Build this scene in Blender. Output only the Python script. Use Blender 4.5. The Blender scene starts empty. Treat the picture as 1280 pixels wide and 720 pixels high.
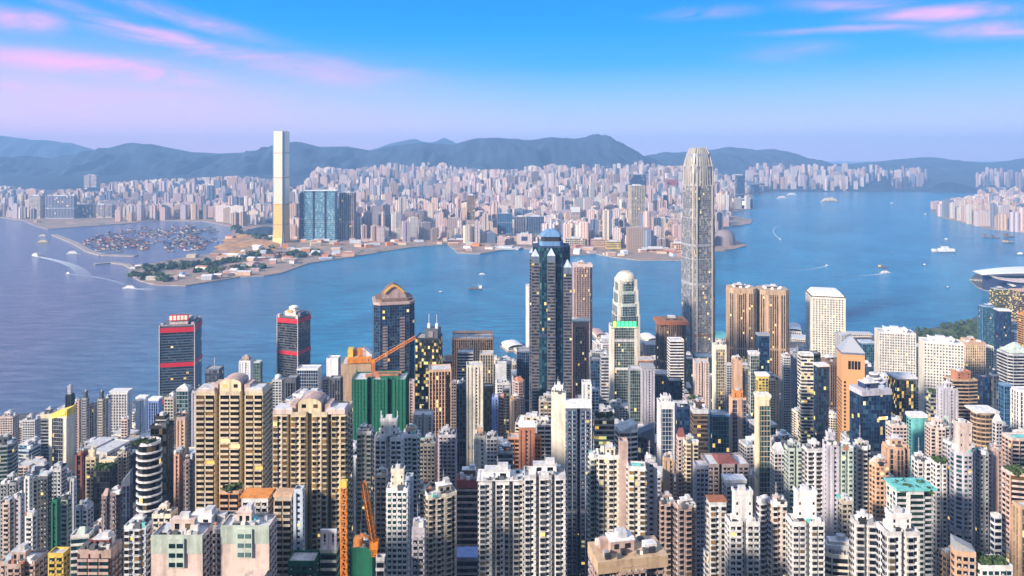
import bpy, math, random
import numpy as np
from mathutils import Vector
R = random.Random(7)
NR = np.random.RandomState(11)
C = bpy.context.scene.collection
scn = bpy.context.scene
# ---------------------------------------------------------------- camera
F, CH, HY = 840.0, 400.0, 196.0          # focal length in photo pixels, eye height in metres, eye-level row
cam = bpy.data.cameras.new('camera'); camo = bpy.data.objects.new('camera', cam); C.objects.link(camo)
camo.location = (0, 0, CH); camo.rotation_euler = (math.radians(90), 0, 0)
cam.sensor_width = 36; cam.lens = 36*F/1280; cam.shift_y = -(360-HY)/1280
cam.clip_start = 1; cam.clip_end = 90000
scn.camera = camo
scn.view_settings.view_transform = 'Standard'; scn.view_settings.look = 'None'
scn.view_settings.exposure = EXPO = 1.17; scn.view_settings.gamma = 1
scn.render.engine = 'CYCLES'
scn.cycles.max_bounces = 5; scn.cycles.diffuse_bounces = 2; scn.cycles.glossy_bounces = 2
scn.cycles.volume_bounces = 0; scn.cycles.transparent_max_bounces = 8
scn.cycles.caustics_reflective = False; scn.cycles.caustics_refractive = False
scn.cycles.use_denoising = True
SUN_EL, SUN_AZ = math.radians(24), math.radians(232)     # azimuth clockwise from +Y: behind the camera, to the left
# ---------------------------------------------------------------- node helper
class NT:
    def __init__(s, nt): s.nt = nt; nt.nodes.clear()
    def n(s, t, **kw):
        x = s.nt.nodes.new(t)
        for k, v in kw.items():
            if k.startswith('i_'): x.inputs[k[2:].replace('_', ' ')].default_value = v
            elif k.startswith('j'): x.inputs[int(k[1:])].default_value = v
            else: setattr(x, k, v)
        return x
    def l(s, a, b): s.nt.links.new(a, b)
    def m(s, op, a, b=None, c=None, clamp=False):
        x = s.nt.nodes.new('ShaderNodeMath'); x.operation = op; x.use_clamp = clamp
        for i, v in enumerate((a, b, c)):
            if v is None: continue
            if isinstance(v, (int, float)): x.inputs[i].default_value = v
            else: s.l(v, x.inputs[i])
        return x.outputs[0]
    def mix(s, f, a, b, blend='MIX'):
        x = s.nt.nodes.new('ShaderNodeMix'); x.data_type = 'RGBA'; x.blend_type = blend; x.clamp_result = False
        for i, v in ((0, f), (6, a), (7, b)):
            if isinstance(v, (int, float)): x.inputs[i].default_value = v
            elif isinstance(v, tuple): x.inputs[i].default_value = (*v[:3], 1)
            else: s.l(v, x.inputs[i])
        return x.outputs[2]
    def ramp(s, f, stops, const=False):
        x = s.nt.nodes.new('ShaderNodeValToRGB'); e = x.color_ramp.elements
        if const: x.color_ramp.interpolation = 'CONSTANT'
        while len(e) < len(stops): e.new(.5)
        for k, (p, c) in zip(e, stops): k.position = p; k.color = (*c, 1)
        s.l(f, x.inputs[0]); return x.outputs[0]
def srgb(r, g, b):
    f = lambda c: (c/255/12.92) if c/255 <= .04045 else ((c/255+.055)/1.055)**2.4
    return (f(r), f(g), f(b))
# ---------------------------------------------------------------- sky
w = bpy.data.worlds.new('World'); scn.world = w; w.use_nodes = True
t = NT(w.node_tree)
out = t.n('ShaderNodeOutputWorld'); bg = t.n('ShaderNodeBackground'); t.l(bg.outputs[0], out.inputs[0])
sky = t.n('ShaderNodeTexSky'); sky.sky_type = 'NISHITA'; sky.sun_disc = False
sky.sun_elevation = SUN_EL; sky.sun_rotation = SUN_AZ; sky.altitude = 300; sky.air_density = 1.4; sky.dust_density = 1.5; sky.ozone_density = 2
tc = t.n('ShaderNodeTexCoord'); sep = t.n('ShaderNodeSeparateXYZ'); t.l(tc.outputs['Generated'], sep.inputs[0])
X, Y_, Z = sep.outputs
hor = t.m('SQRT', t.m('ADD', t.m('MULTIPLY', X, X), t.m('MULTIPLY', Y_, Y_)))
el = t.m('DIVIDE', t.m('ARCTAN2', Z, hor), math.pi/2)            # 0 horizon .. 1 zenith
az = t.m('ARCTAN2', X, Y_)                                       # 0 north, negative to the west
dusk = t.ramp(el, [(0, srgb(204, 196, 238)), (.028, srgb(196, 204, 246)), (.058, srgb(140, 192, 250)),
                   (.085, srgb(60, 172, 250)), (.12, srgb(0, 158, 246)), (.16, srgb(0, 146, 242)), (.3, srgb(120, 160, 220)), (.5, srgb(172, 186, 214)), (1, srgb(180, 188, 206))])
west = t.m('MULTIPLY', t.m('SUBTRACT', 1.0, t.m('DIVIDE', el, .105), clamp=True), t.m('MULTIPLY_ADD', az, -1.5, .1, clamp=True))
dusk = t.mix(west, dusk, srgb(246, 196, 232))
# thin pink cloud streaks, each a soft band along a line of (azimuth, elevation)
cu, cv = az, t.m('ARCTAN2', Z, hor)
comb = t.n('ShaderNodeCombineXYZ'); t.l(cu, comb.inputs[0]); t.l(t.m('MULTIPLY', cv, 4.2), comb.inputs[1])
nz = t.n('ShaderNodeTexNoise', i_Scale=7, i_Detail=9, i_Roughness=.62, i_Distortion=.7); t.l(comb.outputs[0], nz.inputs['Vector'])
nz2 = t.n('ShaderNodeTexNoise', i_Scale=2.5, i_Detail=3); t.l(comb.outputs[0], nz2.inputs['Vector'])
warp = t.m('MULTIPLY', t.m('SUBTRACT', nz2.outputs[0], .5), .05)
tot = None
for (x0, y0, x1, y1, wd, st) in [(-60, 62, 255, 101, 10, 1.0), (-20, 22, 75, 30, 10, .9), (70, 2, 300, 80, 9, .8), (120, -10, 330, 52, 9, .55), (110, 34, 360, 92, 8, .6), (200, 60, 470, 100, 12, .6), (330, 70, 520, 96, 8, .4), (20, 106, 330, 120, 22, .35),
                                 (-10, 104, 40, 108, 5, .5), (1095, 24, 1262, 12, 7, 1.0), (1180, 42, 1340, 30, 7, .9), (975, 45, 1160, 37, 4, .5),
                                 (1000, 4, 1130, 8, 8, .45), (830, 22, 930, 12, 6, .4), (930, 76, 1040, 68, 8, .3), (-500, 40, -120, 70, 14, .8), (1400, 30, 1750, 50, 12, .7)]:
    a0, a1 = math.atan((x0-640)/F), math.atan((x1-640)/F)
    e0, e1 = math.atan((HY-y0)/F*math.cos(a0)), math.atan((HY-y1)/F*math.cos(a1))
    L = math.hypot(a1-a0, e1-e0); ux, uy = (a1-a0)/L, (e1-e0)/L
    du = t.m('SUBTRACT', cu, (a0+a1)/2); dv = t.m('ADD', t.m('SUBTRACT', cv, (e0+e1)/2), warp)
    s1 = t.m('ADD', t.m('MULTIPLY', du, ux), t.m('MULTIPLY', dv, uy))
    s2 = t.m('SUBTRACT', t.m('MULTIPLY', dv, ux), t.m('MULTIPLY', du, uy))
    r1 = t.m('POWER', t.m('ABSOLUTE', t.m('DIVIDE', s1, L*.62)), 2.5); r2 = t.m('POWER', t.m('DIVIDE', s2, wd/F*1.25), 2)
    mk = t.m('MULTIPLY', t.m('EXPONENT', t.m('MULTIPLY', t.m('ADD', r1, r2), -1.4)), st)
    tot = mk if tot is None else t.m('MAXIMUM', tot, mk)
cl = t.m('MULTIPLY', tot, t.m('MULTIPLY_ADD', nz.outputs[0], 3.8, -1.15, clamp=True), clamp=True)
dusk = t.mix(t.m('MULTIPLY', cl, .95), dusk, srgb(250, 184, 232))
glowh = t.m('MULTIPLY_ADD', t.m('EXPONENT', t.m('DIVIDE', t.m('ABSOLUTE', el), -.05)), .32, 1.0)
cbg = t.n('ShaderNodeCombineXYZ')
for i in range(3): t.l(glowh, cbg.inputs[i])
dusk = t.mix(1.0, dusk, cbg.outputs[0], 'MULTIPLY')
skyc = t.mix(1.0, sky.outputs[0], (.045, .045, .05), 'MULTIPLY')
mixc = t.mix(.95, skyc, dusk)
t.l(mixc, bg.inputs[0]); bg.inputs[1].default_value = .55
# ---------------------------------------------------------------- sun
sd = bpy.data.lights.new('sun', 'SUN'); sd.energy = 3.9; sd.angle = math.radians(6); sd.color = (1, .86, .72)
so = bpy.data.objects.new('sun', sd); C.objects.link(so)
sv = Vector((math.sin(SUN_AZ)*math.cos(SUN_EL), math.cos(SUN_AZ)*math.cos(SUN_EL), math.sin(SUN_EL)))
so.rotation_euler = sv.to_track_quat('Z', 'Y').to_euler(); so.location = (-500, -500, 900)
# ---------------------------------------------------------------- coordinates
def PX(px, Y): return (px-640)*Y/F
def PZ(py, Y): return CH-(py-HY)*Y/F
def YS(py, z=0.): return F*(CH-z)/(py-HY)           # distance of a point at height z seen on row py
def sm(a, b, x):
    x = min(1, max(0, (x-a)/(b-a))); return x*x*(3-2*x)
def terr(Y): return min(3.5 + 75*sm(960, 470, Y) + 66*sm(480, 320, Y) + 245*sm(330, 0, Y), 392-1.02*max(Y, 0) if Y < 245 else 999)
def terr_far(x, y):
    px = 640+F*x/y
    if px > 1112: return 4 + 120*sm(8640, 9800, y)
    if px > 935: return 4 + 200*sm(7650, 8700, y)
    return 4 + 185*sm(4700, 7600, y)*(1-sm(855, 930, px))
# ---------------------------------------------------------------- materials
MC = {}
def mat(key, fn):
    if key not in MC:
        m = bpy.data.materials.new(key); m.use_nodes = True; fn(NT(m.node_tree)); MC[key] = m
    return MC[key]
def out_p(t, **kw):
    o = t.n('ShaderNodeOutputMaterial'); p = t.n('ShaderNodeBsdfPrincipled'); t.l(p.outputs[0], o.inputs[0])
    for k, v in kw.items(): p.inputs[k.replace('_', ' ')].default_value = v
    return p
COL = dict(white=(.74, .73, .72), cream=(.72, .60, .40), ivory=(.72, .66, .54), pink=(.62, .50, .45), peach=(.62, .40, .27), tan=(.48, .34, .22), brown=(.20, .135, .10), dbrown=(.10, .07, .055),
           red=(.33, .07, .055), maroon=(.20, .065, .06), grey=(.33, .34, .36), lgrey=(.55, .55, .56), dgrey=(.10, .11, .125), slate=(.13, .16, .22), lilac=(.47, .45, .50), mauve=(.27, .22, .22),
           blue=(.22, .32, .62), lblue=(.46, .53, .62), navy=(.025, .045, .11), green=(.008, .13, .075), mint=(.46, .53, .47), teal=(.10, .40, .42), orange=(.62, .24, .06), terracotta=(.46, .19, .11),
           black=(.025, .028, .035), rose=(.48, .35, .31), beige=(.50, .44, .36), yellow=(.70, .52, .10), rust=(.38, .14, .06), sand=(.56, .47, .34), turq=(.16, .52, .50), metal=(.42, .44, .47),
           orangecrane=(.75, .24, .02), sign_red=(.55, .02, .03), gold=(.62, .36, .10), bluesteel=(.12, .25, .42), salmon=(.56, .33, .25), olive=(.16, .15, .08))
def wall(c):
    def f(t):
        p = out_p(t, Roughness=.8)
        g = t.n('ShaderNodeNewGeometry'); mp = t.n('ShaderNodeMapping'); mp.inputs['Scale'].default_value = (.35, .35, .03); t.l(g.outputs['Position'], mp.inputs[0])
        a = t.n('ShaderNodeTexNoise', i_Scale=1.0, i_Detail=5, i_Roughness=.6); t.l(mp.outputs[0], a.inputs['Vector'])
        b = t.n('ShaderNodeTexNoise', i_Scale=.35, i_Detail=6, i_Roughness=.65); t.l(g.outputs['Position'], b.inputs['Vector'])
        s = t.m('MULTIPLY_ADD', a.outputs[0], 1.5, .24); s2 = t.m('MULTIPLY_ADD', b.outputs[0], .9, .55)
        oi = t.n('ShaderNodeObjectInfo'); s3 = t.m('MULTIPLY_ADD', oi.outputs['Random'], .2, .9)
        v = t.m('MULTIPLY', t.m('MULTIPLY', s, s2), s3)
        v = t.m('MAXIMUM', t.m('MINIMUM', v, 1.12), .4)
        t.l(t.mix(1.0, COL[c], t.n('ShaderNodeCombineXYZ').outputs[0], 'MULTIPLY'), p.inputs[0])
        cb = [n for n in t.nt.nodes if n.type == 'COMBXYZ'][-1]
        for i in range(3): t.l(v, cb.inputs[i])
    return mat('paint_'+c, f)
def plain(c, rough=.6, metal=0.):
    return mat('plain_%s_%g_%g' % (c, rough, metal), lambda t: setattr(out_p(t, Roughness=rough, Metallic=metal).inputs[0], 'default_value', (*COL[c], 1)))
GL = dict(  # window colours: dark, mid, pale curtain, warm curtain, share lit
    dk=((.006, .008, .013), (.016, .022, .032), (.05, .056, .066), (.13, .10, .06), .006),
    warm=((.010, .010, .012), (.03, .025, .02), (.12, .075, .035), (.26, .15, .06), .03),
    navy=((.006, .016, .045), (.012, .035, .09), (.02, .07, .13), (.05, .11, .16), .02),
    teal=((.006, .03, .04), (.015, .06, .075), (.04, .12, .13), (.10, .19, .19), .02),
    green=((.008, .03, .022), (.02, .06, .045), (.05, .10, .08), (.09, .15, .11), .03),
    grey=((.03, .035, .045), (.06, .07, .085), (.13, .14, .16), (.22, .22, .21), .02),
    lit=((.01, .014, .02), (.03, .035, .035), (.10, .09, .05), (.22, .17, .06), .2),
    gold=((.10, .08, .06), (.16, .13, .10), (.27, .22, .16), (.38, .31, .22), .03),
    brown=((.03, .022, .018), (.065, .045, .035), (.11, .08, .06), (.19, .14, .10), .02),
    aqua=((.05, .15, .20), (.09, .24, .30), (.20, .38, .42), (.34, .50, .52), .001),
    silver=((.10, .11, .13), (.18, .18, .19), (.30, .28, .26), (.46, .41, .34), .012))
def glass(k):
    def f(t):
        d, m_, pc, wc, lit = GL[k]
        p = out_p(t, Roughness=.12, IOR=1.48)
        at = t.n('ShaderNodeAttribute', attribute_name='rnd'); oi = t.n('ShaderNodeObjectInfo')
        r = t.m('FRACT', t.m('ADD', at.outputs['Fac'], oi.outputs['Random']))
        L1 = 1-lit
        c = t.ramp(r, [(0, d), (.42*L1, m_), (.72*L1, pc), (.88*L1, wc), (.94*L1, d), (L1, (.5, .36, .12))], True)
        e = t.ramp(r, [(0, (0, 0, 0)), (L1, (.8, .42, .06)), (L1+lit*.2, (1, .68, .18)), (L1+lit*.35, (.35, .26, .10)), (L1+lit*.6, (1, .85, .42)), (L1+lit*.75, (.4, .36, .22)), (L1+lit*.88, (.6, .75, .3))], True)
        t.l(c, p.inputs[0]); t.l(e, p.inputs['Emission Color']); p.inputs['Emission Strength'].default_value = .45
        g = t.n('ShaderNodeNewGeometry'); nz = t.n('ShaderNodeTexNoise', i_Scale=.12, i_Detail=2); t.l(g.outputs['Position'], nz.inputs['Vector'])
        bp = t.n('ShaderNodeBump', i_Strength=.25, i_Distance=1.0); t.l(nz.outputs[0], bp.inputs['Height']); t.l(bp.outputs[0], p.inputs['Normal'])
    return mat('glass_'+k, f)
def glow(c, s): 
    def f(t):
        p = out_p(t, Roughness=.5); p.inputs[0].default_value = (*c, 1); p.inputs['Emission Color'].default_value = (*c, 1); p.inputs['Emission Strength'].default_value = s
    return mat('lamp_%g_%g_%g' % c, f)
# ---------------------------------------------------------------- mesh builder (numpy)
class MB:
    def __init__(s): s.v = []; s.f = []; s.nv = 0; s.mats = []; s.fm = []; s.fr = []
    def mi(s, m):
        if m not in s.mats: s.mats.append(m)
        return s.mats.index(m)
    def raw(s, V, Fc, m, rnd=None):      # V (n,3), Fc (k,4) or (k,3) int
        V = np.asarray(V, float).reshape(-1, 3); Fc = np.asarray(Fc, int)
        if len(Fc) == 0: return
        s.v.append(V); s.f.append(Fc+s.nv); s.nv += len(V)
        s.fm.append(np.full(len(Fc), s.mi(m))); s.fr.append(np.zeros(len(Fc)) if rnd is None else np.asarray(rnd, float))
    def quads(s, P, m, rnd=None):        # P (n,4,3)
        P = np.asarray(P, float); n = len(P)
        if n: s.raw(P.reshape(-1, 3), np.arange(n*4).reshape(n, 4), m, NR.rand(n) if rnd is None else rnd)
    def ngon(s, pts, m): s.raw(pts, [list(range(len(pts)))], m)
    def prism(s, poly, z0, z1, m, top=None, cap=True):
        n = len(poly); p = np.array(poly, float)
        z0 = np.full(n, z0) if np.isscalar(z0) else np.array(z0); z1 = np.full(n, z1) if np.isscalar(z1) else np.array(z1)
        V = np.vstack([np.c_[p, z0], np.c_[p, z1]])
        s.raw(V, [[i, (i+1) % n, n+(i+1) % n, n+i] for i in range(n)], m)
        if cap: s.raw(V[n:], [list(range(n))], top or m)
    def loft(s, rings, m, cap=True, close=True):   # rings: list of (n,3)
        n = len(rings[0]); V = np.vstack(rings); Fs = []
        for k in range(len(rings)-1):
            for i in range(n if close else n-1): j = (i+1) % n; Fs.append([k*n+i, k*n+j, (k+1)*n+j, (k+1)*n+i])
        s.raw(V, Fs, m)
        if cap: s.raw(rings[-1], [list(range(n))], m)
    def box(s, x0, x1, y0, y1, z0, z1, m): s.prism([(x0, y0), (x1, y0), (x1, y1), (x0, y1)], z0, z1, m)
    def boxes(s, O, u, n, S0, S1, T0, T1, Z0, Z1, m, front=None, rnd=None):   # many boxes standing on a wall (5 faces each)
        S0, S1, T0, T1, Z0, Z1 = np.broadcast_arrays(*[np.asarray(a, float) for a in (S0, S1, T0, T1, Z0, Z1)])
        S0, S1, T0, T1, Z0, Z1 = [a.ravel() for a in (S0, S1, T0, T1, Z0, Z1)]; k = len(S0)
        if not k: return
        def pt(S, T, Z): return np.c_[O[0]+u[0]*S+n[0]*T, O[1]+u[1]*S+n[1]*T, Z]
        V = np.stack([pt(S0, T0, Z0), pt(S1, T0, Z0), pt(S1, T1, Z0), pt(S0, T1, Z0), pt(S0, T0, Z1), pt(S1, T0, Z1), pt(S1, T1, Z1), pt(S0, T1, Z1)], 1)
        b = (np.arange(k)*8)[:, None]
        fr = b+np.array([[3, 2, 6, 7]]); rest = np.concatenate([b+np.array([[q]]) for q in ([4, 7, 6, 5], [0, 1, 2, 3], [0, 3, 7, 4], [2, 1, 5, 6])], 0).reshape(-1, 4)
        s.v.append(V.reshape(-1, 3)); 
        s.f.append(fr+s.nv); s.fm.append(np.full(len(fr), s.mi(front or m))); s.fr.append(NR.rand(len(fr)) if rnd is None else rnd)
        s.f.append(rest+s.nv); s.fm.append(np.full(len(rest), s.mi(m))); s.fr.append(np.zeros(len(rest)))
        s.nv += k*8
    def wq(s, O, u, n, S0, S1, T, Z0, Z1, m, rnd=None):   # many flat panes just proud of a wall
        S0, S1, T, Z0, Z1 = [a.ravel() for a in np.broadcast_arrays(*[np.asarray(a, float) for a in (S0, S1, T, Z0, Z1)])]
        def pt(S, Z): return np.c_[O[0]+u[0]*S+n[0]*T, O[1]+u[1]*S+n[1]*T, Z]
        s.quads(np.stack([pt(S0, Z0), pt(S1, Z0), pt(S1, Z1), pt(S0, Z1)], 1), m, rnd)
    def tube(s, a, b, r, m, k=4):
        a, b = Vector(a), Vector(b); d = (b-a).normalized(); q = d.to_track_quat('Z', 'Y')
        rr = [[(Vector(p)+q @ Vector((r*math.cos(2*math.pi*(i+.5)/k), r*math.sin(2*math.pi*(i+.5)/k), 0))) for i in range(k)] for p in (a, b)]
        s.loft([np.array([list(v) for v in x]) for x in rr], m); s.raw(np.array([list(v) for v in rr[0]])[::-1], [list(range(k))], m)
    def dome(s, cx, cy, z, r, h, m, k=16, e=1.0, rings=5):
        rs = []
        for i in range(rings+1):
            a = i/rings*math.pi/2*.97; rr = r*math.cos(a)**e; rs.append(np.array([(cx+rr*math.cos(2*math.pi*j/k), cy+rr*math.sin(2*math.pi*j/k), z+h*math.sin(a)) for j in range(k)]))
        s.loft(rs, m)
    def mesh(s, name):
        me = bpy.data.meshes.new(name)
        V = np.vstack(s.v); me.vertices.add(len(V)); me.vertices.foreach_set('co', V.ravel())
        lens = np.concatenate([np.full(len(f), f.shape[1]) for f in s.f]); lv = np.concatenate([f.ravel() for f in s.f])
        me.loops.add(len(lv)); me.loops.foreach_set('vertex_index', lv.astype(np.int32))
        me.polygons.add(len(lens)); me.polygons.foreach_set('loop_start', (np.cumsum(lens)-lens).astype(np.int32))
        me.polygons.foreach_set('material_index', np.concatenate(s.fm).astype(np.int32))
        me.polygons.foreach_set('use_smooth', np.zeros(len(lens), bool)); me.update(calc_edges=True)
        a = me.attributes.new('rnd', 'FLOAT', 'FACE'); a.data.foreach_set('value', np.concatenate(s.fr).astype(np.float32))
        for m in s.mats: me.materials.append(m)
        return me
    def obj(s, name, parent=None, **props):
        if not s.f: return None
        o = bpy.data.objects.new(name, s.mesh(name)); C.objects.link(o)
        if parent: o.parent = parent
        for k, v in props.items(): o[k] = v
        return o
def empty(name, loc, label, cat, group=None, rz=0):
    o = bpy.data.objects.new(name, None); C.objects.link(o); o.location = loc; o.rotation_euler = (0, 0, rz); o.empty_display_size = .1
    o['label'] = label; o['category'] = cat
    if group: o['group'] = group
    return o
def tag(o, label, cat, group=None):
    o['label'] = label; o['category'] = cat
    if group: o['group'] = group
    return o
# ---------------------------------------------------------------- setting
def water_mat(t):
    p = out_p(t, Roughness=.16, IOR=1.333)
    g = t.n('ShaderNodeNewGeometry'); 
    a = t.n('ShaderNodeTexNoise', i_Scale=.0022, i_Detail=7, i_Roughness=.62, i_Distortion=1.2); t.l(g.outputs['Position'], a.inputs['Vector'])
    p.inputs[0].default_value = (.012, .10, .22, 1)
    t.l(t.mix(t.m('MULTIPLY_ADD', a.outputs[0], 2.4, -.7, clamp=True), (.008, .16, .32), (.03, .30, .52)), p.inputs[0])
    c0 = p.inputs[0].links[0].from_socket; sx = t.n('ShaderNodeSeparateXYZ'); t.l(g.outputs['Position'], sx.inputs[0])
    sky_sheen = t.m('MULTIPLY', t.m('MULTIPLY_ADD', t.m('DIVIDE', sx.outputs[0], t.m('ADD', t.m('MULTIPLY', sx.outputs[1], .5), 700.)), -2.2, -.65, clamp=True), 1.0)   # lavender sky reflection painted into the western water
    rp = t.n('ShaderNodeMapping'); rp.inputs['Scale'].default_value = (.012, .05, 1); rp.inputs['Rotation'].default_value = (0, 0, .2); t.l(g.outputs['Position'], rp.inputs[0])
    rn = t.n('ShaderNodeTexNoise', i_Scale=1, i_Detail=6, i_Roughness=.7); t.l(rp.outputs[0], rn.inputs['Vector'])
    c1 = t.mix(sky_sheen, c0, (.19, .20, .31)); t.l(t.mix(t.m('MULTIPLY_ADD', rn.outputs[0], 2.6, -.85, clamp=True), t.mix(1.0, c1, (.50, .60, .74), 'MULTIPLY'), t.mix(1.0, c1, (1.45, 1.36, 1.24), 'MULTIPLY')), p.inputs[0])  # light and dark sides of ripples painted into the base colour
    mp = t.n('ShaderNodeMapping'); mp.inputs['Scale'].default_value = (.6, 1.0, 1); mp.inputs['Rotation'].default_value = (0, 0, .35); t.l(g.outputs['Position'], mp.inputs[0])
    b = t.n('ShaderNodeTexNoise', i_Scale=.07, i_Detail=9, i_Roughness=.75); t.l(mp.outputs[0], b.inputs['Vector'])
    bp = t.n('ShaderNodeBump', i_Strength=1.0, i_Distance=7.0); t.l(b.outputs[0], bp.inputs['Height']); t.l(bp.outputs[0], p.inputs['Normal'])
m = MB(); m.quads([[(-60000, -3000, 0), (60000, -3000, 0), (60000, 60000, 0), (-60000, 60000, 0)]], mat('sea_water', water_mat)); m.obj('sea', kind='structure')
def ground_mat(c1, c2, sc):
    def f(t):
        p = out_p(t, Roughness=.9); g = t.n('ShaderNodeNewGeometry')
        a = t.n('ShaderNodeTexNoise', i_Scale=sc, i_Detail=7, i_Roughness=.65); t.l(g.outputs['Position'], a.inputs['Vector'])
        t.l(t.ramp(a.outputs[0], [(.35, c1), (.65, c2)]), p.inputs[0])
    return f
G_CITY = mat('asphalt_ground', ground_mat((.045, .045, .05), (.13, .125, .12), .05))
G_HILL = mat('wooded_hill', ground_mat((.002, .014, .05), (.022, .052, .085), .0035))  # woodland colour shifted to blue, distance haze put into it
def works_mat(t):
    p = out_p(t, Roughness=.9); g = t.n('ShaderNodeNewGeometry'); n1_ = t.n('ShaderNodeTexNoise', i_Scale=.009, i_Detail=9, i_Roughness=.75, i_Distortion=.8); t.l(g.outputs['Position'], n1_.inputs['Vector'])
    t.l(t.ramp(n1_.outputs[0], [(.30, (.03, .07, .05)), (.40, (.10, .11, .07)), (.46, (.36, .26, .19)), (.52, (.26, .20, .18)), (.58, (.46, .26, .14)), (.66, (.45, .40, .36)), (.74, (.15, .13, .13))]), p.inputs[0])
G_LAND = mat('reclaimed_ground', works_mat)
G_QUAY = mat('quay_concrete', ground_mat((.25, .22, .20), (.45, .38, .33), .05))
def land(pts, name, z, m1, far=None):
    P = [(PX(x, YS(y)), YS(y)) for x, y in pts] + (far or [])
    a = sum(P[i][0]*P[(i+1) % len(P)][1]-P[(i+1) % len(P)][0]*P[i][1] for i in range(len(P)))
    if a < 0: P = P[::-1]
    b = MB(); b.prism(P, -1, z, G_QUAY, top=m1); b.obj(name, kind='structure'); return P
KOWLOON = [(-250, 262), (-60, 268), (0, 272), (30, 276), (45, 283), (60, 287), (100, 284), (146, 281), (200, 276), (255, 277), (292, 284), (285, 300), (262, 318), (215, 325), (165, 335),
    (160, 343), (175, 352), (195, 357), (232, 358), (262, 353), (300, 347), (330, 346), (352, 342), (385, 330), (410, 326), (440, 322), (480, 315), (520, 309), (560, 306), (572, 317), (600, 318),
    (645, 310), (663, 312), (700, 322), (745, 318), (765, 322), (800, 326), (852, 326), (885, 316), (908, 314), (933, 308), (922, 302), (905, 295), (905, 285), (938, 280), (941, 275), (905, 268),
    (930, 263), (944, 261), (940, 255), (925, 250), (945, 243), (960, 239), (1000, 239), (1060, 240), (1110, 237), (1155, 234), (1240, 235), (1400, 235)]
KP = land(KOWLOON, 'kowloon_ground', 3.0, G_LAND, [(12000, 15000), (-16000, 15000)])
NP_ = land([(1164, 262), (1180, 257), (1230, 250), (1290, 246), (1500, 240), (1500, 300), (1290, 292), (1240, 287), (1200, 278), (1172, 271)], 'east_shore_ground', 3.2, G_LAND)
IP = land([(-500, 530), (0, 522), (60, 517), (140, 508), (200, 500), (300, 492), (400, 478), (470, 468), (560, 458), (620, 452), (700, 446), (740, 432), (840, 430), (900, 436), (960, 432), (1000, 428),
      (1060, 424), (1100, 423), (1140, 416), (1180, 409), (1210, 402), (1228, 394), (1235, 380), (1240, 366), (1222, 360), (1213, 352), (1218, 344), (1240, 340), (1300, 335), (1600, 330)],
     'island_ground', 3.4, G_CITY, [(2600, 400), (2600, -300), (-2600, -300)])
b = MB(); ys = list(range(-40, 961, 20)); xs = list(range(-1500, 1501, 60))
V = [(x, y, (terr(y) if y > -20 else 392)+.15-(.6 if y > 950 else 0)) for y in ys for x in xs]; nx = len(xs)
b.raw(V, [[j*nx+i, j*nx+i+1, (j+1)*nx+i+1, (j+1)*nx+i] for j in range(len(ys)-1) for i in range(nx-1)], mat('slope_ground', ground_mat((.03, .045, .03), (.10, .10, .085), .04)))
b.obj('hillside_ground', kind='structure')
def pip(P, x, y):
    c = False; j = len(P)-1
    for i in range(len(P)):
        if (P[i][1] > y) != (P[j][1] > y) and x < (P[j][0]-P[i][0])*(y-P[i][1])/(P[j][1]-P[i][1])+P[i][0]: c = not c
        j = i
    return c
def lerp_pts(P, x):
    if x <= P[0][0]: return P[0][1]
    for (a, b_), (c, d) in zip(P, P[1:]):
        if x <= c: return b_+(d-b_)*(x-a)/(c-a)
    return P[-1][1]
from mathutils import noise as mno
def ridge(prof, Y, front, back, zfront, name, seed, rough=1.0, x0=-120, x1=1400, step=3):
    b = MB(); V = []; cols = list(range(x0, x1+1, step)); rows = 34
    for k in range(rows):
        v = k/(rows-1)
        yy = Y-front+(front+back)*v; s = min(1, v/(front/(front+back)))
        g = sm(0, 1, s)**.8 if yy <= Y else 1-.9*(yy-Y)/back
        for px in cols:
            X = PX(px, Y)*(yy/Y)**.35; top = PZ(lerp_pts(prof, px), Y)
            n = mno.fractal(Vector((X/900+seed, yy/900, 0)), 1, 2, 5)
            n2 = mno.fractal(Vector((X/2200+seed, yy/2600, 3)), 1, 2, 4)
            n3 = 1-abs(mno.fractal(Vector((X/420+seed, yy/1100, 9)), 1, 2, 5))*2
            z = zfront+(top-zfront)*g + (n*110+n2*100+n3*130-70)*rough*math.sin(math.pi*min(1, s))*(1 if yy < Y else .4) + n*9*rough
            V.append((X, yy, z))
    n = len(cols)
    b.raw(V, [[j*n+i, j*n+i+1, (j+1)*n+i+1, (j+1)*n+i] for j in range(rows-1) for i in range(n-1)], G_HILL)
    o = b.obj(name, kind='structure'); o.data.polygons.foreach_set('use_smooth', [True]*len(o.data.polygons)); return o
RG = [(-120, 205), (0, 201), (35, 202), (60, 199), (85, 203), (105, 195), (130, 186), (165, 180), (190, 180), (215, 185), (240, 190), (280, 192), (310, 190), (335, 186), (375, 177), (400, 183), (435, 183),
      (465, 188), (490, 182), (530, 178), (565, 181), (590, 174), (620, 172), (655, 175), (670, 174), (690, 171), (710, 174), (730, 172), (745, 168), (760, 172), (780, 182), (800, 194), (815, 198)]
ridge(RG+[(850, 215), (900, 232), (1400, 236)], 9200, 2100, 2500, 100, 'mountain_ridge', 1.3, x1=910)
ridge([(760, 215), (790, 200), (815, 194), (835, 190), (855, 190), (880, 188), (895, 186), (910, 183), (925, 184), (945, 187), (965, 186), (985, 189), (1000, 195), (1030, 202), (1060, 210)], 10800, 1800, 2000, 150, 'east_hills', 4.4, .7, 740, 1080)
ridge([(980, 212), (1040, 206), (1075, 204), (1110, 200), (1150, 196), (1175, 197), (1200, 202), (1230, 204), (1260, 201), (1280, 197), (1400, 192)], 11500, 2500, 1500, 20, 'channel_hills', 6.1, .6, 970, 1420)
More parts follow.
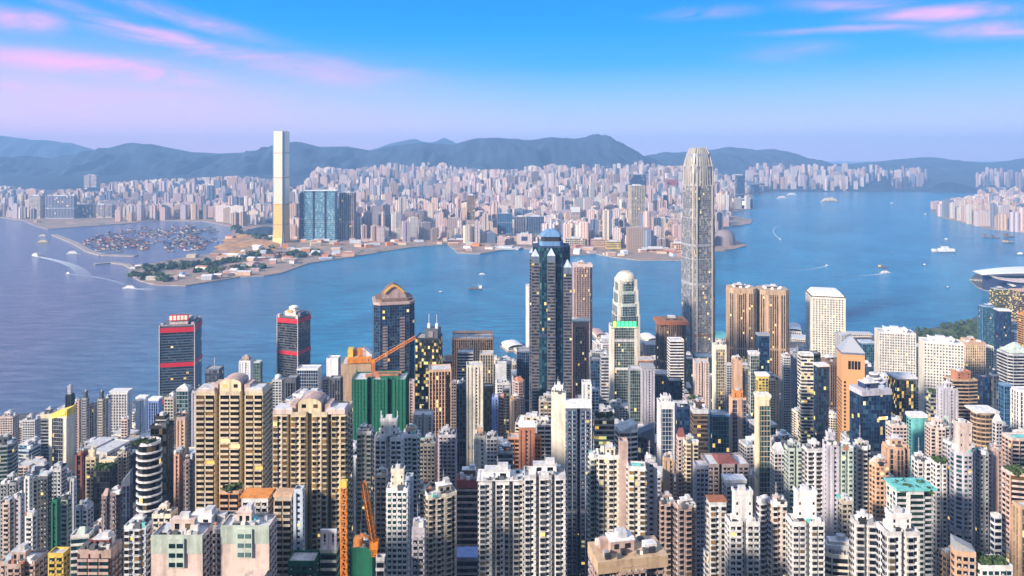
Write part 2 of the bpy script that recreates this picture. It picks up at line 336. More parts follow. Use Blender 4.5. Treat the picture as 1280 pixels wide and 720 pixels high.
ridge([(-120, 172), (0, 170), (50, 175), (90, 178), (120, 187), (160, 194), (200, 205)], 12800, 1500, 1500, 120, 'distant_west_hills', 8.8, .8, -120, 210)
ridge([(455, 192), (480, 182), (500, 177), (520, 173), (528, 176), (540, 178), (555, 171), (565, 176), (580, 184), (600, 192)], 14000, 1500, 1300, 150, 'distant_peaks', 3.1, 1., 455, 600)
# rising ground behind the far city
b = MB(); V = []; rows = 30
for k in range(rows):
    yy = 4700+k*160
    for i in range(70): px = -150+i*15.6; V.append((PX(px, yy), yy, terr_far(PX(min(px, 930), yy), yy)-(1 if px < 900 else 5)))
b.raw(V, [[j*70+i, j*70+i+1, (j+1)*70+i+1, (j+1)*70+i] for j in range(rows-1) for i in range(69)], G_HILL); b.obj('rising_ground', kind='structure')
b = MB(); V = []
for k in range(16):
    yy = 7640+k*100
    for i in range(40): px = 950+i*13; V.append((PX(px, yy), yy, terr_far(PX(px, yy), yy)-2))
b.raw(V, [[j*40+i, j*40+i+1, (j+1)*40+i+1, (j+1)*40+i] for j in range(15) for i in range(39)], G_HILL); b.obj('east_rising_ground', kind='structure')
# haze: one even volume round everything below the sky
HZ = 9e-5
def haze_mat(t):
    o = t.n('ShaderNodeOutputMaterial'); v = t.n('ShaderNodeVolumePrincipled'); t.l(v.outputs[0], o.inputs['Volume'])
    v.inputs['Color'].default_value = (.33, .60, 1.0, 1); v.inputs['Density'].default_value = HZ; v.inputs['Anisotropy'].default_value = .0
b = MB(); x, z0, z1 = 30000, -1, 850
b.raw([(-x, -4000, z0), (x, -4000, z0), (x, 15600, z0), (-x, 15600, z0), (-x, -4000, z1), (x, -4000, z1), (x, 15600, z1), (-x, 15600, z1)],
      [[3, 2, 1, 0], [4, 5, 6, 7], [0, 1, 5, 4], [1, 2, 6, 5], [2, 3, 7, 6], [3, 0, 4, 7]], mat('haze_air', haze_mat)); b.obj('haze', kind='stuff')
# ================================================================ towers
PLANS = {  # unit outlines, front edge at y=-.5; every corner carries the kind of wall that starts there (F main, S side, N light well, B back)
 'b': [(-.5, -.5, 'F'), (.5, -.5, 'S'), (.5, .5, 'B'), (-.5, .5, 'S')],
 'n1': [(-.5, -.5, 'F'), (-.07, -.5, 'N'), (-.07, -.2, 'N'), (.07, -.2, 'N'), (.07, -.5, 'F'), (.5, -.5, 'S'), (.5, .5, 'B'), (-.5, .5, 'S')],
 'n2': [(-.5, -.5, 'F'), (-.22, -.5, 'N'), (-.22, -.15, 'N'), (-.14, -.15, 'N'), (-.14, -.5, 'F'), (.16, -.5, 'N'), (.16, -.15, 'N'), (.24, -.15, 'N'), (.24, -.5, 'F'), (.5, -.5, 'S'), (.5, .5, 'B'), (-.5, .5, 'S')],
 'n3': [(-.5, -.46, 'F'), (-.30, -.46, 'N'), (-.30, -.1, 'N'), (-.25, -.1, 'N'), (-.25, -.5, 'F'), (-.04, -.5, 'N'), (-.04, -.1, 'N'), (.04, -.1, 'N'), (.04, -.5, 'F'), (.25, -.5, 'N'), (.25, -.1, 'N'), (.30, -.1, 'N'), (.30, -.46, 'F'), (.5, -.46, 'S'), (.5, .5, 'B'), (-.5, .5, 'S')],
 'c': [(-.22, -.5, 'F'), (.22, -.5, 'S'), (.22, -.22, 'N'), (.5, -.22, 'S'), (.5, .25, 'B'), (.22, .25, 'N'), (.22, .5, 'B'), (-.22, .5, 'N'), (-.22, .25, 'B'), (-.5, .25, 'S'), (-.5, -.22, 'F')],
 'o': [(-.36, -.5, 'F'), (.36, -.5, 'F'), (.5, -.36, 'S'), (.5, .36, 'B'), (.36, .5, 'B'), (-.36, .5, 'B'), (-.5, .36, 'S'), (-.5, -.36, 'F')],
 'p': [(-.5, -.30, 'F'), (-.20, -.30, 'N'), (-.20, -.5, 'F'), (.20, -.5, 'N'), (.20, -.30, 'F'), (.5, -.30, 'S'), (.5, .5, 'B'), (-.5, .5, 'S')],
 'w': [(-.5, -.42, 'F'), (-.2, -.5, 'F'), (.2, -.5, 'F'), (.5, -.42, 'S'), (.5, .5, 'B'), (-.5, .5, 'S')],
 'h': [(-.5, -.3, 'F'), (.1, -.5, 'F'), (.5, -.5, 'S'), (.5, .5, 'B'), (-.5, .5, 'S')],
 'r': [(.5*math.cos(math.radians(a-101.25)), .5*math.sin(math.radians(a-101.25)), 'F') for a in range(0, 360, 23)][:16],
}
PLANS['r'] = [(.5*math.cos(math.radians(a*22.5-101.25)), .5*math.sin(math.radians(a*22.5-101.25)), 'F') for a in range(16)]
def fit(x0, x1, Y, rz, plan, dr):
    w_ = max(3., (x1-x0)*Y/F); cx = PX((x0+x1)/2, Y); cy = Y+w_*dr/2; c, s = math.cos(rz), math.sin(rz)
    for _ in range(12):
        pts = [(cx+a*w_*c-b_*w_*dr*s, cy+a*w_*s+b_*w_*dr*c) for a, b_, _k in plan]
        px = [640+F*x/y for x, y in pts]; cur = max(px)-min(px)
        w_ *= ((x1-x0)/cur)**.8; cx += ((x0+x1)/2-(max(px)+min(px))/2)*cy/F; cy += Y-min(p[1] for p in pts)
    return w_, w_*dr, cx, cy
def seg_facade(W, G, O, u, n, L, z0, z1, mode, P):
    """windows, ledges, bays or balconies on one wall: W collects built-out masonry, G the glass"""
    if L < 1.6 or z1-z0 < 3: return
    fh, cs, wm, tm, gm = P['fh'], P['cs'], P['wall'], P['trim'], P['glass']
    H_ = z1-z0; nf = max(1, int(H_/fh)); fh = H_/nf; nc = max(1, int(round((L-.6)/cs))); cs = (L-.6)/nc
    zc, sc_ = np.meshgrid(z0+fh*np.arange(nf), .3+cs*np.arange(nc), indexing='ij'); near = P['Y'] < 560
    if mode == 'win':
        G.wq(O, u, n, sc_+cs*.14, sc_+cs*.86, .05, zc+fh*.24, zc+fh*.86, gm)
        if P['Y'] < 640: W.boxes(O, u, n, sc_+cs*.1, sc_+cs*.9, 0, .5, zc+fh*.06, zc+fh*.22, tm)
        if P['Y'] < 640: W.boxes(O, u, n, sc_+cs*.14, sc_+cs*.86, 0, .45, zc+fh*.88, zc+fh*.95, tm)
        if near:
            k = NR.rand(*zc.shape) < .35; W.boxes(O, u, n, sc_[k]+cs*.3, sc_[k]+cs*.3+.8, .02, .5, zc[k]+fh*.3, zc[k]+fh*.3+.5, P['ac'])
    elif mode == 'bay':
        k = (np.arange(nc) % 2 == 0)[None, :] & np.ones(zc.shape, bool); 
        if nc == 1: k[:] = True
        W.boxes(O, u, n, sc_[k]+cs*.04, sc_[k]+cs*.96, 0, .75, zc[k]+fh*.14, zc[k]+fh*.90, tm)
        G.wq(O, u, n, sc_[k]+cs*.08, sc_[k]+cs*.92, .8, zc[k]+fh*.22, zc[k]+fh*.86, gm)
        for e in (.04*cs-.04, .96*cs+.04):   # bay cheeks are glazed too
            S = sc_[k]+e; Zk = zc[k]
            def pt(T, Zz): return np.c_[O[0]+u[0]*S+n[0]*T, O[1]+u[1]*S+n[1]*T, Zz]
            G.quads(np.stack([pt(.1, Zk+fh*.28), pt(.7, Zk+fh*.28), pt(.7, Zk+fh*.8), pt(.1, Zk+fh*.8)], 1), gm)
        k = ~k
        G.wq(O, u, n, sc_[k]+cs*.12, sc_[k]+cs*.6, .05, zc[k]+fh*.3, zc[k]+fh*.82, gm)
        W.boxes(O, u, n, sc_[k]+cs*.62, sc_[k]+cs*.62+.9, .02, .6, zc[k]+fh*.05, zc[k]+fh*.2, P['ac'])
    elif mode == 'balc':
        g = max(1, int(round(L/(2*cs)))); gs = L/g; z2, s2 = np.meshgrid(z0+fh*np.arange(nf), gs*np.arange(g), indexing='ij')
        G.wq(O, u, n, s2+.25, s2+gs-.25, .05, z2+.12, z2+fh*.93, gm)
        W.boxes(O, u, n, s2+.3, s2+gs-.3, 0, 1.5, z2-.05, z2+.16, tm)
        W.boxes(O, u, n, s2+.3, s2+gs-.3, 1.38, 1.52, z2+.1, z2+fh*.40, tm)
        W.boxes(O, u, n, s2-.25 if g > 1 else s2, s2+.3, 0, .5, z2, z2+fh, wm)
    elif mode == 'ring':
        G.wq(O, u, n, 0, L, .05, z0+fh*np.arange(nf)+.12, z0+fh*np.arange(nf)+fh*.93, gm)
        W.boxes(O, u, n, -.15, L+.15, 0, .9, z0+fh*np.arange(nf)-.05, z0+fh*np.arange(nf)+fh*.2, tm)
    elif mode == 'strip':
        G.wq(O, u, n, sc_, sc_+cs, .05, zc+fh*.28, zc+fh*.86, gm)
        W.boxes(O, u, n, .1, L-.1, 0, .22, z0+fh*np.arange(nf)-fh*.1, z0+fh*np.arange(nf)+fh*.22, tm)
    elif mode == 'curt':
        G.wq(O, u, n, sc_+.05*cs, sc_+.95*cs, .05, zc+fh*.04, zc+fh*.94, gm)
        W.boxes(O, u, n, .3+cs*np.arange(nc+1)-.08, .3+cs*np.arange(nc+1)+.08, 0, .22, z0, z1, tm)
    elif mode == 'grid':
        G.wq(O, u, n, sc_+cs*.2, sc_+cs*.8, .05, zc+fh*.2, zc+fh*.8, gm)
        W.boxes(O, u, n, .3+cs*np.arange(nc+1)-cs*.12, .3+cs*np.arange(nc+1)+cs*.12, 0, .45, z0, z1, tm)
    elif mode == 'vert':
        G.wq(O, u, n, sc_+cs*.18, sc_+cs*.82, .05, zc+.06, zc+fh-.5, gm)
        W.boxes(O, u, n, .3+cs*np.arange(nc+1)-cs*.16, .3+cs*np.arange(nc+1)+cs*.16, 0, .7, z0, z1, tm)
    elif mode == 'rib':
        W.boxes(O, u, n, .3+cs*np.arange(nc+1)-cs*.2, .3+cs*np.arange(nc+1)+cs*.2, 0, .6, z0, z1, tm)
        k = (np.arange(nc) == nc//2)[None, :] & np.ones(zc.shape, bool); G.wq(O, u, n, sc_[k]+cs*.3, sc_[k]+cs*.7, .05, zc[k]+fh*.3, zc[k]+fh*.75, gm)
    elif mode == 'few':
        k = (np.arange(nc) == nc-1)[None, :] & np.ones(zc.shape, bool); G.wq(O, u, n, sc_[k]+cs*.3, sc_[k]+cs*.7, .05, zc[k]+fh*.35, zc[k]+fh*.7, gm)
STY = {  # facade: front, side, light well, floor height, bay spacing
 'win': ('win', 'win', 'few', 3.0, 3.0), 'bay': ('bay', 'bay', 'few', 3.0, 2.6), 'balc': ('balc', 'win', 'few', 3.1, 3.2), 'ring': ('ring', 'ring', 'few', 4.4, 3.2),
 'off': ('strip', 'strip', 'few', 3.8, 3.0), 'curt': ('curt', 'curt', 'curt', 3.9, 2.6), 'grid': ('grid', 'grid', 'few', 3.8, 3.2), 'vert': ('vert', 'vert', 'few', 3.8, 3.0),
 'blank': ('few', 'win', 'none', 3.0, 3.2), 'fblank': ('rib', 'few', 'none', 3.0, 3.4), 'bwin': ('win', 'few', 'few', 3.0, 2.5), 'wallf': ('none', 'win', 'none', 3.0, 3.0),
 'gside': ('grid', 'none', 'none', 3.7, 3.3), 'vside': ('vert', 'none', 'none', 3.7, 3.0), 'cside': ('curt', 'none', 'none', 3.9, 2.6), 'net': ('none', 'none', 'none', 3., 3.)}
SHADE = dict(white='lgrey', cream='sand', ivory='white', pink='white', peach='cream', tan='beige', brown='tan', dbrown='brown', red='white', maroon='rose', grey='lgrey', lgrey='white', dgrey='grey', slate='grey',
             lilac='white', mauve='rose', blue='lblue', lblue='white', navy='slate', green='mint', mint='white', teal='mint', orange='peach', terracotta='peach', black='dgrey', rose='pink', beige='ivory', yellow='cream',
             rust='tan', sand='ivory', turq='mint', bluesteel='lblue', salmon='pink', olive='beige')
CATN = dict(rt=('residential_tower', 'residential tower'), ot=('office_tower', 'office tower'), lb=('low_rise_building', 'low building'), pb=('podium_building', 'podium building'))
def split_panes(s, G, chunks, nmax):
    c, sn = math.cos(s.rz), math.sin(s.rz); c_all = []
    for k in chunks:
        V, Fc = G.v[k], G.f[k]; off = sum(len(v) for v in G.v[:k])
        if Fc.shape[1] != 4: continue
        P_ = V[(Fc-off)]; m_ = P_.mean(1); wy = s.c[1]+m_[:, 0]*sn+m_[:, 1]*c; wx = s.c[0]+m_[:, 0]*c-m_[:, 1]*sn; px = 640+F*wx/wy; py = HY+F*(CH-s.z0-m_[:, 2])/wy
        e1 = P_[:, 1]-P_[:, 0]; nrm = np.c_[e1[:, 1], -e1[:, 0]]; wn = np.c_[nrm[:, 0]*c-nrm[:, 1]*sn, nrm[:, 0]*sn+nrm[:, 1]*c]; fac = -(wn[:, 0]*wx+wn[:, 1]*wy)/wy
        for i in range(len(Fc)):
            if 0 < px[i] < 1280 and py[i] < 718: c_all.append((-fac[i]*(P_[i, 2, 2]-P_[i, 1, 2])+py[i]*.012, k, i, P_[i]))
    c_all.sort(key=lambda q: q[0]); take = {}
    for _s, k, i, P_ in c_all[:nmax]:
        take.setdefault(k, []).append(i); o_ = P_.mean(0); b_ = MB(); b_.quads([P_-o_], G.mats[G.fm[k][i]], [G.fr[k][i]]); w_ = b_.obj('window', s.root); w_.location = o_
    for k, ii in take.items():
        keep = np.ones(len(G.f[k]), bool); keep[ii] = False; G.f[k] = G.f[k][keep]; G.fm[k] = G.fm[k][keep]; G.fr[k] = G.fr[k][keep]
    if sum(len(x) for x in G.f) == 0: G.f = []
class Tower:
    def __init__(s, x0, x1, yt, Y, style, plan, wc, gc, label, cat='rt', crown='', dr=.8, rot=0, group=None, trim=None, name=None, base=None, fh=None, cs=None):
        s.plan = PLANS[plan]; rz = math.radians(rot); s.w, s.d, cx, cy = fit(x0, x1, Y, rz, s.plan, dr)
        s.z0 = terr(Y-5)-2 if base is None else base; s.h = PZ(yt, Y)-s.z0; s.Y = Y; s.style = style; s.crown = crown; s.rz = rz
        nm, cn = CATN.get(cat, (cat, cat.replace('_', ' '))); s.root = empty(name or nm, (cx, cy, s.z0), label, cn, group, rz); s.c = (cx, cy); s.wc = wc
        f, sd_, nn, h0, c0 = STY[style]; s.modes = {'F': f, 'S': sd_, 'N': nn, 'B': sd_}
        s.P = dict(fh=fh or h0, cs=cs or c0, wall=wall(wc), trim=wall(trim or wc), glass=glass(gc), ac=wall('lgrey'), Y=Y)
        s.accm = wall(R.choice([SHADE.get(wc, 'grey'), 'lgrey', 'beige', 'salmon', 'slate', 'lblue', 'grey', 'dgrey']))
        s.beltm = wall(SHADE.get(wc, 'grey') if R.random() < .4 else 'grey' if wc not in ('grey', 'dgrey', 'black') else 'dgrey')
        s.roofm = wall('grey' if wc in ('dgrey', 'black', 'navy', 'slate', 'dbrown', 'brown', 'bluesteel') else 'lgrey')
    def poly(s, k=1.0, kd=None): return [(a*s.w*k, b_*s.d*(kd or k)) for a, b_, _m in s.plan]
    def facing(s, mid, n):
        c, sn = math.cos(s.rz), math.sin(s.rz); wx = s.c[0]+mid[0]*c-mid[1]*sn; wy = s.c[1]+mid[0]*sn+mid[1]*c
        nx_, ny_ = n[0]*c-n[1]*sn, n[0]*sn+n[1]*c; return -(wx*nx_+wy*ny_)/math.hypot(wx, wy) > -.22
    def body(s, z0=0, z1=None, k=1.0, modes=None, name='tower_body', roof=True, P=None, parent=None):
        z1 = s.h if z1 is None else z1; poly = s.poly(k); modes = modes or s.modes; P = P or s.P
        W = MB(); W.prism(poly, z0, z1, P['wall'], cap=False); W.ngon([(x, y, z1) for x, y in poly], s.roofm)
        N_ = len(poly); parts = []; front_chunks = []; GA = MB()
        zlow = z0 if z0 > 0 else max(0, min(6, (z1-z0)*.1))
        for i in range(N_):
            a, b_ = poly[i], poly[(i+1) % N_]; L = math.hypot(b_[0]-a[0], b_[1]-a[1]); u = ((b_[0]-a[0])/L, (b_[1]-a[1])/L); n = (u[1], -u[0])
            if not s.facing(((a[0]+b_[0])/2, (a[1]+b_[1])/2), n): continue
            mode = modes.get(s.plan[i][2], 'none'); G = GA; nc0 = len(GA.v); Wb = W
            if mode in ('balc', 'ring') and s.Y < 700: Wb = MB()
            seg_facade(Wb, G, a, u, n, L, zlow, z1-.8, mode, P)
            if Wb is not W: parts.append(('balcony_stack', Wb))
            if len(GA.v) > nc0: front_chunks.append(nc0)
            if s.Y < 720 and mode in ('win', 'bay', 'few', 'rib') and L > 6 and z1-z0 > 25:     # painted strips and slab joints
                for _k in range(R.choice([0, 1, 1, 2])):
                    q = R.uniform(.05, .8)*L; W.wq(a, u, n, [q], [q+R.uniform(.06, .16)*L], .03, [z0], [z1-1], s.accm)
                zz = z0+P['fh']*np.arange(1, int((z1-z0)/P['fh'])); W.wq(a, u, n, [.05]*len(zz), [L-.05]*len(zz), .036, zz-.16, zz+.02, s.beltm)
                for _k in range(int(L/5)): q = R.uniform(.02, .98)*L; W.boxes(a, u, n, [q], [q+.16], [0], [.18], [z0], [z1-R.uniform(1, 9)], wall('dgrey'))
        if z1-z0 > 95 and roof and s.style not in ('net',):
            zb = z0+(z1-z0)*R.choice([.45, .5, .55, .38]); W.prism([(x*1.012, y*1.012) for x, y in poly], zb, zb+3.2, s.beltm, cap=True)
        if roof and s.Y < 1200:   # parapet
            t_ = .35
            for i in range(N_):
                a, b_ = poly[i], poly[(i+1) % N_]; L = math.hypot(b_[0]-a[0], b_[1]-a[1]); u = ((b_[0]-a[0])/L, (b_[1]-a[1])/L); n = (u[1], -u[0])
                W.boxes(a, u, n, [-.002*i], [L], [-t_], [.06+.004*(i % 7)], [z1-.6-.01*i], [z1+1.1+.01*i], P['trim'])
        o = W.obj(name, parent or s.root)
        for nm, b_ in parts: b_.obj(nm, s.root)
        npane = sum(len(x) for x in GA.f)
        if npane and (s.Y < 366 or npane <= 30 or (npane <= 100 and s.Y < 640)) and R.random() < 2: split_panes(s, GA, front_chunks, 100)
        g = GA.obj('window_bank', s.root)
        if g and npane > 100: g['kind'] = 'stuff'
        s.bodyo = o; return o
    def part(s, name, fn, parent=None):
        b_ = MB(); fn(b_); return b_.obj(name, parent or s.root)
    def clutter(s, z=None, k=1.0, rr=None):
        rr = rr or R; z = s.h if z is None else z; w_, d_ = s.w*k, s.d*k; wm = wall(s.wc); 
        if w_ < 5: w_ = 5
        fac = 1 if s.Y < 700 else .8
        pw, pd, ph = w_*rr.uniform(.34, .62), d_*rr.uniform(.34, .55), min(rr.uniform(3.5, 6.5), w_*.4)*fac; px, py = rr.uniform(-.16, .16)*w_, rr.uniform(-.05, .15)*d_
        def pent(b_):
            b_.box(px-pw/2, px+pw/2, py-pd/2, py+pd/2, z-.02, z+ph, wm); q = pw*rr.uniform(-.2, .05); b_.box(px+q, px+q+pw*.4, py-pd*.3, py+pd*.35, z+ph-.03, z+ph+min(2.4, w_*.15), wall('lgrey'))
            b_.box(px-pw/2-.3, px+pw/2+.3, py-pd/2-.3, py+pd/2+.3, z+ph-.5, z+ph+.02, wall(rr.choice(['white', 'lgrey', s.wc])))
            b_.wq((px-pw/2, py-pd/2), (1, 0), (0, -1), [pw*.15, pw*.6], [pw*.35, pw*.85], .04, z+ph*.3, z+ph*.7, glass('dk'))
        s.part('lift_house', pent)
        if s.Y > 1000: return
        for sx in (-1, 1):
            if rr.random() < .8:
                bx, by = sx*w_*rr.uniform(.27, .34), rr.uniform(-.28, .2)*d_; bw, bd, bh = w_*.09, d_*.12, rr.uniform(2, 4)
                c_ = rr.choice(['lgrey', 'white', 'grey', s.wc, 'lblue', 'white'])
                s.part('water_tank', lambda b_: b_.box(bx-bw, bx+bw, by-bd, by+bd, z-.03, z+bh, wall(c_)))
        n_ = (rr.randint(7, 11)+int(w_/4)) if s.Y < 600 else 3
        for _ in range(n_):
            bx, by = rr.uniform(-.4, .4)*w_, rr.uniform(-.44, -.2)*d_ if rr.random() < .6 else rr.uniform(.2, .44)*d_; q = rr.uniform(.5, 1.5)
            s.part('roof_unit', lambda b_: b_.box(bx-q, bx+q, by-q*.8, by+q*.8, z-.04, z+rr.uniform(1.2, 2.6), wall(rr.choice(['white', 'dgrey', 'dgrey', 'black', 'lgrey', 'grey', 'turq' if rr.random() < .3 else 'terracotta' if rr.random() < .3 else 'white']))))
        if s.Y < 620:
            zz = z+.2; by = rr.uniform(-.3, .3)*d_
            s.part('roof_pipe', lambda b_: (b_.tube((-w_*.42, by, zz), (w_*.38, by, zz), .16, wall('lgrey')), b_.tube((w_*.1, -d_*.4, zz), (w_*.1, d_*.4, zz), .14, wall('grey'))))
            if rr.random() < .25: s.part('antenna', lambda b_: (b_.tube((px, py, z+ph), (px, py, z+ph+rr.uniform(6, 11)), .13, wall('lgrey')), b_.tube((px-1, py, z+ph+4.5), (px+1, py, z+ph+4.5), .08, wall('lgrey'))))
    def do_crown(s):
        z, w_, d_, cr = s.h, s.w, s.d, s.crown; wm = s.P['wall']; tm = s.P['trim']
        toks = cr.split('+') if cr else ['']
        for c in toks:
            c, *arg = c.split(':'); col = arg[0] if arg else s.wc; k = float(arg[1]) if len(arg) > 1 else 1.0
            if c == '': s.clutter()
            elif c == 'pyr':
                s.part('pyramid_roof', lambda b_: (b_.box(-w_*.53*k, w_*.53*k, -d_*.53*k, d_*.53*k, z+1.15, z+2.2, wall(col)), b_.loft([np.array([(-w_*.5*k, -d_*.5*k, z+2.2), (w_*.5*k, -d_*.5*k, z+2.2), (w_*.5*k, d_*.5*k, z+2.2), (-w_*.5*k, d_*.5*k, z+2.2)]), np.array([(-w_*.05, -d_*.05, z+w_*.52*k), (w_*.05, -d_*.05, z+w_*.52*k), (w_*.05, d_*.05, z+w_*.52*k), (-w_*.05, d_*.05, z+w_*.52*k)])], wall(col))))
            elif c == 'dome': s.part('dome', lambda b_: (b_.prism([(w_*.36*k*math.cos(a*math.pi/8), w_*.36*k*math.sin(a*math.pi/8)) for a in range(16)], z, z+3, tm), b_.dome(0, 0, z+3, w_*.34*k, w_*.26*k, wall(col))))
            elif c == 'box': s.clutter(k=.98, rr=R) if s.Y < 500 else None; s.part('roof_block', lambda b_: (b_.box(-w_*.29, w_*.29, -d_*.3, d_*.3, z-.02, z+9*k, wall(col)), b_.box(-w_*.31, w_*.31, -d_*.33, -d_*.27, z+9*k-1, z+9*k+1.2, wall(col)), b_.box(-w_*.31, -w_*.27, -d_*.27, d_*.33, z+9*k-1, z+9*k+1.2, wall(col)), b_.box(w_*.27, w_*.31, -d_*.27, d_*.33, z+9*k-1, z+9*k+1.2, wall(col)), b_.box(-w_*.12, w_*.1, -d_*.1, d_*.2, z+9*k-.02, z+9*k+2.5, wall('lgrey')), b_.wq((-w_*.29, -d_*.3), (1, 0), (0, -1), [w_*.04, w_*.46], [w_*.1, w_*.52], .04, z+9*k*np.array([[.25], [.6]]), z+9*k*np.array([[.25], [.6]])+1.4, s.P['glass'])))
            elif c == 'slab': s.part('roof_slab', lambda b_: b_.box(-w_*.56, w_*.56, -d_*.56, d_*.56, z+1.2, z+3.4*k, wall(col)))
            elif c == 'ring': s.part('roof_band', lambda b_: b_.box(-w_*.515, w_*.515, -d_*.515, d_*.515, z-3, z+2*k, wall(col))); s.clutter(z+2*k)
            elif c == 'mast': s.part('mast', lambda b_: (b_.tube((0, 0, z), (0, 0, z+14*k), .3, wall('lgrey')), b_.tube((-1.4, 0, z+9*k), (1.4, 0, z+9*k), .15, wall('lgrey'))))
            elif c == 'twin':
                for sx in (-1, 1): s.part('mast', lambda b_: (b_.tube((sx*w_*.3, 0, z), (sx*w_*.3, 0, z+20*k), .35, wall('lgrey')), b_.box(sx*w_*.3-1.3, sx*w_*.3+1.3, -1.5, 1.5, z, z+6*k, wall('white'))))
            elif c == 'slope':   # slanting frame top rising to one side
                s.part('slanted_roof', lambda b_: b_.prism([(-w_*.5, -d_*.5), (w_*.5, -d_*.5), (w_*.5, d_*.5), (-w_*.5, d_*.5)], z-.05, [z+1.3, z+1.3+7*k, z+1.3+8*k, z+2.3], wall(col)))
            elif c == 'slopel':
                s.part('slanted_roof', lambda b_: b_.prism([(-w_*.5, -d_*.5), (w_*.5, -d_*.5), (w_*.5, d_*.5), (-w_*.5, d_*.5)], z-.05, [z+1.3+7*k, z+1.3, z+2.3, z+1.3+8*k], wall(col)))
            elif c == 'arch':    # raised arched gable of the cream estates
                def f(b_):
                    aw, n_ = w_*.16*k, 12; pts = [(-aw, 0), (aw, 0)]+[(aw*math.cos(i*math.pi/n_), 5.2+aw*.46*math.sin(i*math.pi/n_)) for i in range(n_+1)]
                    fr = np.array([(x, -d_*.42, z+q) for x, q in pts]); bk = fr.copy(); bk[:, 1] = d_*.3
                    N_ = len(pts); b_.raw(np.vstack([fr, bk]), [[i, (i+1) % N_, N_+(i+1) % N_, N_+i] for i in range(N_)][::-1], wall('rose')); b_.raw(fr, [list(range(N_))], wm)
                    for sx in (-1, 1):
                        b_.box(sx*aw*1.5-1.6, sx*aw*1.5+1.6, -d_*.35, d_*.2, z, z+4.5, wall('rose'))
                        b_.wq((0, -d_*.42), (1, 0), (0, -1), [sx*aw*.5-1.2], [sx*aw*.5+1.2], .05, [z+3], [z+5], s.P['glass'])
                s.part('arched_gable', f)
                for sx in (-1, 1): s.part('wing_parapet', lambda b_: (b_.box(sx*w_*.36-w_*.13, sx*w_*.36+w_*.13, -d_*.49, d_*.1, z, z+2.4, wall('pink')), b_.box(sx*w_*.36-w_*.12, sx*w_*.36+w_*.12, -d_*.45, d_*.05, z+2.38, z+2.9, wall('lgrey'))))
            elif c == 'steps':
                for i in range(3): kk = .86-.22*i; s.part('roof_tier', lambda b_: (b_.prism([(w_*kk*.5*math.cos(a*math.pi/10), d_*kk*.5*math.sin(a*math.pi/10)) for a in range(20)], z+4*i-.02, z+4*i+3.0, wall('dgrey'), cap=False), b_.prism([(w_*kk*.54*math.cos(a*math.pi/10), d_*kk*.54*math.sin(a*math.pi/10)) for a in range(20)], z+4*i+2.9, z+4*i+4.0, wall(col))))
                s.part('mast', lambda b_: b_.tube((0, 0, z+12), (0, 0, z+24*k), .4, wall('lgrey')))
            elif c == 'frame': s.part('top_frame', lambda b_: [b_.box(x, x+1.2, -d_*.48, -d_*.48+1.2, z+1, z+9*k, wall(col)) for x in (-w_*.48, -w_*.16, w_*.16-1, w_*.48-1.2)]+[b_.box(-w_*.49, w_*.49, -d_*.49, -d_*.3, z+9*k-.05, z+9*k+1.6, wall(col))])
            elif c == 'gable': s.part('gable_roof', lambda b_: b_.loft([np.array([(-w_*.5*k, -d_*.5, z+1), (w_*.5*k, -d_*.5, z+1), (w_*.5*k, d_*.5, z+1), (-w_*.5*k, d_*.5, z+1)]), np.array([(-w_*.3*k, -.1, z+8*k), (w_*.3*k, -.1, z+8*k), (w_*.3*k, .1, z+8*k), (-w_*.3*k, .1, z+8*k)])], wall(col)))
            elif c == 'green': s.part('roof_garden', lambda b_: leafclumps(b_, [(R.uniform(-.42, .42)*w_, R.uniform(-.45, .3)*d_, z+1.3, 1.5+R.random()) for _ in range(int(14*k))])); 
            elif c == 'pool': s.part('roof_pool', lambda b_: b_.box(-w_*.25, w_*.25, -d_*.2, d_*.15, z+.5, z+1.25, wall('turq')))
            elif c == 'flat': pass
LEAF = None
def leaf_mat():
    def f(t):
        p = out_p(t, Roughness=.9); at = t.n('ShaderNodeAttribute', attribute_name='rnd')
        t.l(t.ramp(at.outputs['Fac'], [(0, (.02, .045, .018)), (.5, (.04, .085, .03)), (1, (.09, .13, .04))]), p.inputs[0])
    return mat('leaves', f)
def leafclumps(b_, cl, per=26):
    for (x, y, z, r) in cl:
        d = NR.randn(per, 3); d /= np.linalg.norm(d, axis=1)[:, None]; c = np.array([x, y, z])+d*np.array([r, r, r*.8])*(NR.rand(per, 1)**.4)
        a = NR.randn(per, 3); a /= np.linalg.norm(a, axis=1)[:, None]; bb = np.cross(a, d); bb /= np.linalg.norm(bb, axis=1)[:, None]+1e-6; s_ = r*.28*(.6+NR.rand(per, 1))
        b_.quads(np.stack([c-a*s_-bb*s_, c+a*s_-bb*s_, c+a*s_+bb*s_, c-a*s_+bb*s_], 1), leaf_mat())
